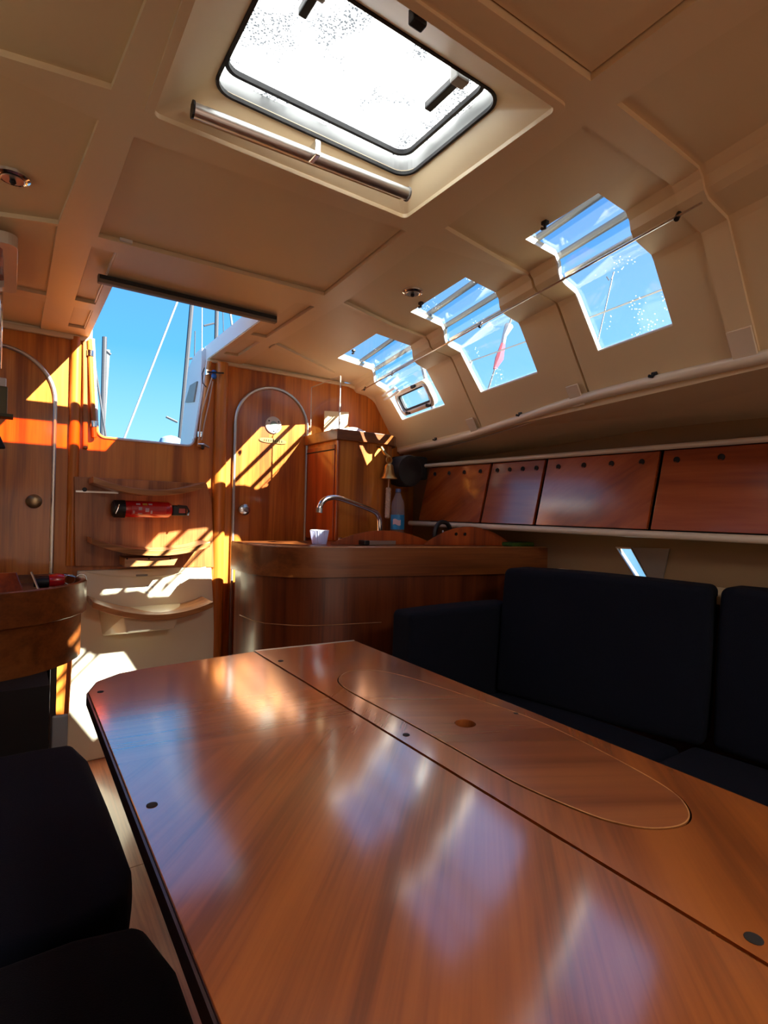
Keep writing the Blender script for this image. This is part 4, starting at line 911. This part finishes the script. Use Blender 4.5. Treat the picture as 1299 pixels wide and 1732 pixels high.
cush('seat_cushion', [(1.14, -.85), (1.80, -.85), (1.78, .02), (1.14, .02)], .315, .475, .035, 'dark seat cushion of the far settee out past the table end', 'cushion')
cush('back_cushion', [(1.165, 1.51), (1.70, 1.50), (1.72, 1.64), (1.165, 1.64)], .315, .796, .03, 'low dark end backrest cushion standing against the galley cabinet', 'cushion')
cush('back_cushion', [(1.737, .788), (1.88, .83), (1.70, 1.505), (1.56, 1.495)], .45, .945, .045, 'tall dark back cushion below the small hull window', 'cushion', lean=(.035, 0))
cush('back_cushion', [(1.765, .02), (1.91, .02), (1.89, .79), (1.745, .782)], .452, .95, .05, 'tall dark back cushion nearest the frame edge', 'cushion', lean=(.03, 0))
cush('back_cushion', [(1.765, -.75), (1.91, -.75), (1.91, .01), (1.765, .01)], .452, .95, .05, 'tall dark back cushion beyond the frame edge', 'cushion', lean=(.03, 0))
ls = thing('near_settee', 'dark settee plinth in front of the chart table', 'settee', (-.3, .8, 0))
obj('plinth', MB().box(HL + .01, .10, FWD + .02, 1.66, 0, .36), m_base, ls)
cush('bench_cushion', [(-.50, .935), (.200, .935), (.175, 1.70), (-.50, 1.70)], .36, .512, .075, 'navy bench cushion between the table leaf and the chart table', 'cushion', mat=m_fabric, crown=.006)
cush('bench_cushion', [(-.50, .12), (.20, .12), (.21, .925), (-.50, .925)], .36, .518, .075, 'charcoal bench cushion in the bottom corner beside the table leaf', 'cushion', mat=m_fabric2, crown=.006)
for (y0, y1, lb_) in ((.12, .925, 'dark backrest cushion behind the charcoal bench cushion'), (.935, 1.70, 'dark backrest cushion of the near bench beside the chart table')):
    cush('bench_cushion', [(-.68, y0), (-.52, y0), (-.52, y1), (-.68, y1)], .45, .95, .05, lb_, 'cushion')

# ------------------------------------------------------------------ chart table on the left
CDZ = .85; LX0 = HL + .02
co = [(LX0, 2.06), (-.5, 2.07), (-.25, 2.12), (-.03, 2.195), (.073, 2.236), (.14, 2.285), (.195, 2.345), (.238, 2.42), (.256, 2.48), (.252, 2.55), (.225, 2.66), (.205, AFT - .03), (LX0, AFT - .03)]
dk = thing('chart_table', 'curved teak chart table with a deep rim against the aft bulkhead', 'chart table', (-.2, 2.4, 0))
ci = [(LX0 + .02, 2.09), (-.5, 2.095), (-.25, 2.14), (-.04, 2.215), (.062, 2.255), (.128, 2.302), (.180, 2.358), (.220, 2.43), (.237, 2.485), (.233, 2.55), (.208, 2.66), (.19, AFT - .045), (LX0 + .02, AFT - .045)]
obj('rim', MB().prism(co, [ci], CDZ - .125, CDZ), m_counter, dk, bevel=.004, smooth=True)
obj('tray_floor', MB().prism(ci, [], CDZ - .055, CDZ - .035), m_base, dk)
bo = inset(co[:-2], .018)
obj('apron', MB().prism([p for p in bo] + [(.18, AFT - .06), (LX0, AFT - .06)], [], CDZ - .30, CDZ - .125), m_counter, dk, smooth=True)
obj('leg_panel', MB().prism([(.135, 2.42), (.155, 2.42), (.172, AFT - .06), (.150, AFT - .06)], [], 0, CDZ - .30), m_tedge, dk)
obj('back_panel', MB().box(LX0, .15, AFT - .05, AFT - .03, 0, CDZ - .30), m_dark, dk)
obj('shaded_front', MB().box(LX0, .115, 2.10, 2.30, 0, CDZ - .30), m_dark, dk)  # this and the back panel are coloured dark to imitate under-desk shade
q = at(88, 1212, Y=2.09); q2 = at(115, 1214, Y=2.09)
obj('vent_plate', MB().box(q.x, q2.x, 2.085, 2.10, q.z - .14, q.z), m_grey, dk, bevel=.005)
# lid and small things in the tray
TF = CDZ - .035
single('wooden_cover', MB().hexa([(-.45, 2.40, TF + .002), (.045, 2.40, TF + .002), (.045, 2.42, TF + .002), (-.45, 2.42, TF + .002)], [(-.45, 2.45, TF + .075), (.02, 2.45, TF + .075), (.02, 2.47, TF + .075), (-.45, 2.47, TF + .075)]), m_red, 'red-brown wooden cover propped in the chart table tray', 'cover', bevel=.003)
a = at(66, 999, Z=TF); 
single('pencil', MB().tube([a, at(53, 968, Z=CDZ + .03)], .004, 8), m_alu, 'slim pale pencil leaning in the chart table tray', 'pencil', smooth=True)
p = at(92, 990, Z=TF + .01); rk = thing('red_torch', 'red and black rounded torch lying in the chart table tray', 'torch', (p.x, p.y, TF))
obj('head', MB().lathe([(.010, -.034), (.024, -.026), (.029, 0), (.024, .024), (.010, .03)], (p.x + .008, p.y, TF + .030), 18, 'x'), m_redp, rk, smooth=True)
obj('grip', MB().lathe([(.018, -.05), (.024, -.03), (.024, 0), (.010, .006)], (p.x - .020, p.y, TF + .026), 16, 'x'), m_black, rk, smooth=True)
p = at(118, 986, Z=TF + .01); gg = thing('folded_glasses', 'folded silver-rimmed spectacles beside the red torch', 'spectacles', (p.x, p.y, TF))
obj('lens', MB().lathe([(.020, -.003), (.020, .003)], (p.x, p.y, TF + .024), 16, 'y'), m_clear, gg); obj('lens', MB().lathe([(.020, -.003), (.020, .003)], (p.x + .042, p.y + .01, TF + .024), 16, 'y'), m_clear, gg)
for dx in (0, .042): obj('lens_rim', MB().tube([(p.x + dx + .02 * math.cos(t), p.y + dx * .24, TF + .024 + .02 * math.sin(t)) for t in [2 * PI * i / 16 for i in range(17)]], .0026, 6), m_steel, gg, smooth=True)
obj('temple_arm', MB().tube([(p.x - .02, p.y, TF + .03), (p.x - .075, p.y - .03, TF + .045), (p.x - .085, p.y - .03, TF + .036)], .002, 6), m_steel, gg); obj('temple_arm', MB().tube([(p.x + .02, p.y, TF + .034), (p.x - .04, p.y - .02, TF + .052)], .002, 6), m_steel, gg)

# ------------------------------------------------------------------ things at the left frame edge
ov_ = thing('overhead_panel', 'pale-framed overhead panel fixed to the ceiling above the chart table', 'overhead panel', (-.2, 2.06, CZ - .03))
A = rrect(-.42, .0, 1.83, 2.255, .03, 6); B = rrect(-.38, -.035, 1.865, 2.215, .02, 6)
obj('frame', MB().prism(A, [B], CZ - .034, CZ - .001), m_pearl, ov_, bevel=.006, seg=3)
obj('wood_insert', MB().prism(B, [], CZ - .012, CZ - .002), m_red, ov_)
gp = thing('grab_pole', 'thin chrome pole dropping from the ceiling at the chart table', 'pole', (-.045, 2.33, 1.3))
pa = at(2, 500, Y=2.33); pb = at(3, 640, Y=2.33)
obj('pole', MB().tube([(pa.x, 2.33, CZ), (pa.x, 2.33, 1.62)], .006, 10), m_chrome, gp, smooth=True)
q = at(4, 640, Y=2.33); obj('clamp', MB().box(q.x - .02, q.x + .012, 2.315, 2.345, q.z - .07, q.z), m_pearl, gp, bevel=.003)
q = at(3, 655, Y=2.33); q2 = at(12, 705, Y=2.33)
gbk = obj('lamp_bracket', MB().box(q.x - .05, q2.x, 2.30, 2.35, q2.z, q.z), plain('verdigris', (96, 88, 56), .5, .4), gp, bevel=.004)
obj('bracket_foot', MB().box(q.x - .05, q2.x + .018, 2.29, 2.36, q2.z - .006, q2.z + .006), plain('verdigris_dark', (80, 76, 48), .5, .4), gbk, bevel=.002)
q = at(0, 748, Y=2.33)
hs_ = thing('radio_handset', 'dark grey handset end poking in below the lamp bracket', 'handset', (q.x, 2.33, q.z))
obj('body', MB().hexa([(q.x - .10, 2.30, q.z - .03), (q.x + .018, 2.30, q.z - .022), (q.x + .018, 2.34, q.z - .022), (q.x - .10, 2.34, q.z - .03)], [(q.x - .10, 2.30, q.z + .05), (q.x - .002, 2.30, q.z + .026), (q.x - .002, 2.34, q.z + .026), (q.x - .10, 2.34, q.z + .05)]), m_rubber, hs_, bevel=.006)
obj('cradle', MB().box(q.x - .11, q.x - .07, 2.335, AFT, q.z - .02, q.z + .02), m_black, hs_)

# ------------------------------------------------------------------ outside: water, masts, stays, a dome
wa = MB().prism([(-200, -200), (200, -200), (200, 300), (-200, 300)], [[(HL - .2, FWD - .2), (HL - .2, AFT + 1.5), (HR + .2, AFT + 1.5), (HR + .2, FWD - .2)]], .18, .2)
struct('water', wa, m_water)
def mastline(p, q, Y, r0, mat, name, label, cat, group=None, extra=None):
    a = at(*p, Y=Y); b_ = at(*q, Y=Y)
    if a.z > b_.z: a, b_ = b_, a
    a = a + (b_ - a) * ((.2 - a.z) / (b_.z - a.z)); o = thing(name, label, cat, tuple(a), group)
    obj('pole' if cat == 'mast' else 'wire', MB().tube([a, b_], r0, 8), mat, o, smooth=True)
    for (nm, p1, p2, r1) in (extra or []):
        obj(nm, MB().tube([at(*p1, Y=Y), at(*p2, Y=Y)], r1, 6), mat, o)
    return o
mastline((297, 830), (331, 440), 14, .055, m_mast, 'mast', 'tallest grey mast seen through the companionway', 'mast', None, [('spreader', (313, 608), (325, 606), .03), ('spreader', (281, 705), (300, 714), .03)])
mastline((360, 830), (368, 470), 16, .06, m_mast, 'mast', 'shorter grey mast near the slanted roof edge of the companionway', 'mast', None, [('spreader', (345, 551), (362, 547), .03)])
mastline((171, 830), (177, 570), 12, .045, m_mast, 'mast', 'stubby dark mast beside the sunlit jamb', 'mast', None, [('light_bracket', (174, 588), (187, 600), .03)])
mastline((176, 700), (183, 592), 12.2, .035, m_stay, 'mast', 'slim white mast just beside the stubby dark one', 'mast')
mastline((172, 840), (335, 420), 9, .016, m_stay, 'stay', 'thick white backstay crossing the companionway view diagonally', 'stay')
mastline((340, 840), (342, 480), 18, .018, m_stay, 'stay', 'fine vertical white stay between the two masts', 'stay')
mastline((394, 560), (385, 500), 12, .025, m_stay, 'stay', 'short pale stay near the slanted roof edge', 'stay')
mastline((378, 560), (376, 500), 14, .012, m_mast, 'stay', 'fine dark stay next to the shorter mast', 'stay')
mastline((330, 560), (328, 640), 12.5, .012, m_mast, 'stay', 'fine dark stay close beside the tallest mast', 'stay')
mastline((180, 745), (155, 580), 6, .010, m_mast, 'stay', 'fine grey rigging wire near the sunlit jamb', 'stay')
q = at(289, 752, Y=7)
dm = thing('radar_dome', 'blue-grey dome at the lower edge of the companionway view', 'dome', tuple(q))
obj('dome_shell', MB().lathe([(.10, -.10), (.14, -.06), (.14, .02), (.12, .07), (.07, .10), (.02, .112)], q, 24), m_dome, dm, smooth=True)
obj('dome_post', MB().tube([q + Vector((0, 0, -.1)), Vector((q.x, q.y, .19))], .05, 10), m_stay, dm)
# rigging and ensign seen through the side windows
d0 = at(826, 655, Y=5); d1 = at(862, 548, Y=5)
fg = thing('furled_flag', 'thin rolled flag with red and white cloth seen through the middle side window', 'flag', tuple(d0))
fa, fb_ = at(820, 676, Y=5), at(866, 535, Y=5); fa = fa + (fb_ - fa) * ((.2 - fa.z) / (fb_.z - fa.z))
obj('staff', MB().tube([fa, fb_], .012, 6), m_mast, fg)
ff = MB(); pts_ = [d0.lerp(d1, i / 10) + Vector((.03 * math.sin(i * 1.7), 0, 0)) for i in range(11)]
obj('red_cloth', MB().tube([d0.lerp(d1, .28), d0.lerp(d1, .45) + Vector((.02, 0, 0)), d0.lerp(d1, .68)], [.02, .055, .03], 8), plain('flag_red', (220, 60, 80), .8), fg, smooth=True)
obj('pale_cloth', MB().tube([d0.lerp(d1, .68), d0.lerp(d1, .8) - Vector((.02, 0, 0)), d0.lerp(d1, .97)], [.03, .03, .06], 8), plain('flag_grey', (150, 150, 160), .8), fg, smooth=True)
mastline((1006, 600), (1038, 460), 6, .012, m_mast, 'wire_antenna', 'thin dark antenna seen through the largest side window', 'antenna', None, [('fork', (1030, 474), (1026, 468), .012), ('fork', (1034, 472), (1039, 460), .012)])
mastline((735, 700), (712, 610), 6, .03, m_stay, 'mast', 'slim white mast seen through the small opening portlight', 'mast')
# lifeline drawn past the windows
ll = thing('lifeline', 'pale guard wire running along the deck outside the side windows', 'guard wire', (2.0, 1.2, 2.0))
obj('wire', MB().tube([at(990, 540, X=2.1), at(1125, 488, X=2.1)], .004, 6).tube([at(796, 611, X=2.3), at(900, 574, X=2.3)], .004, 6), m_stay, ll)
for q in (at(990, 540, X=2.1), at(796, 611, X=2.3)):
    obj('stanchion', MB().tube([(q.x, q.y, q.z), (min(q.x, HR), q.y, 1.56)], .012, 8), m_stay, ll)

gr = thing('added_grab_rail', 'outside grab rail added along the coachroof edge to stripe the window sunlight', 'grab rail', (1.5, 1.7, 1.95))  # rails added to cast striped shadows in the sun through the windows
for dx, z in ((.012, 2.005), (.095, 1.965)):
    obj('rail', MB().tube([(X1(y) + dx, y, z) for y in (.60, 1.2, 1.8, 2.4, AFT)], .011, 8), m_mast, gr, smooth=True)
for y in (.62, 1.22, 1.80, 2.66):
    obj('rail_post', MB().tube([(X1(y) + .012, y, 2.005), (X1(y) - .01, y, 1.93)], .010, 8).tube([(X1(y) + .095, y, 1.965), (X1(y) + .09, y, 1.875)], .010, 8), m_mast, gr)
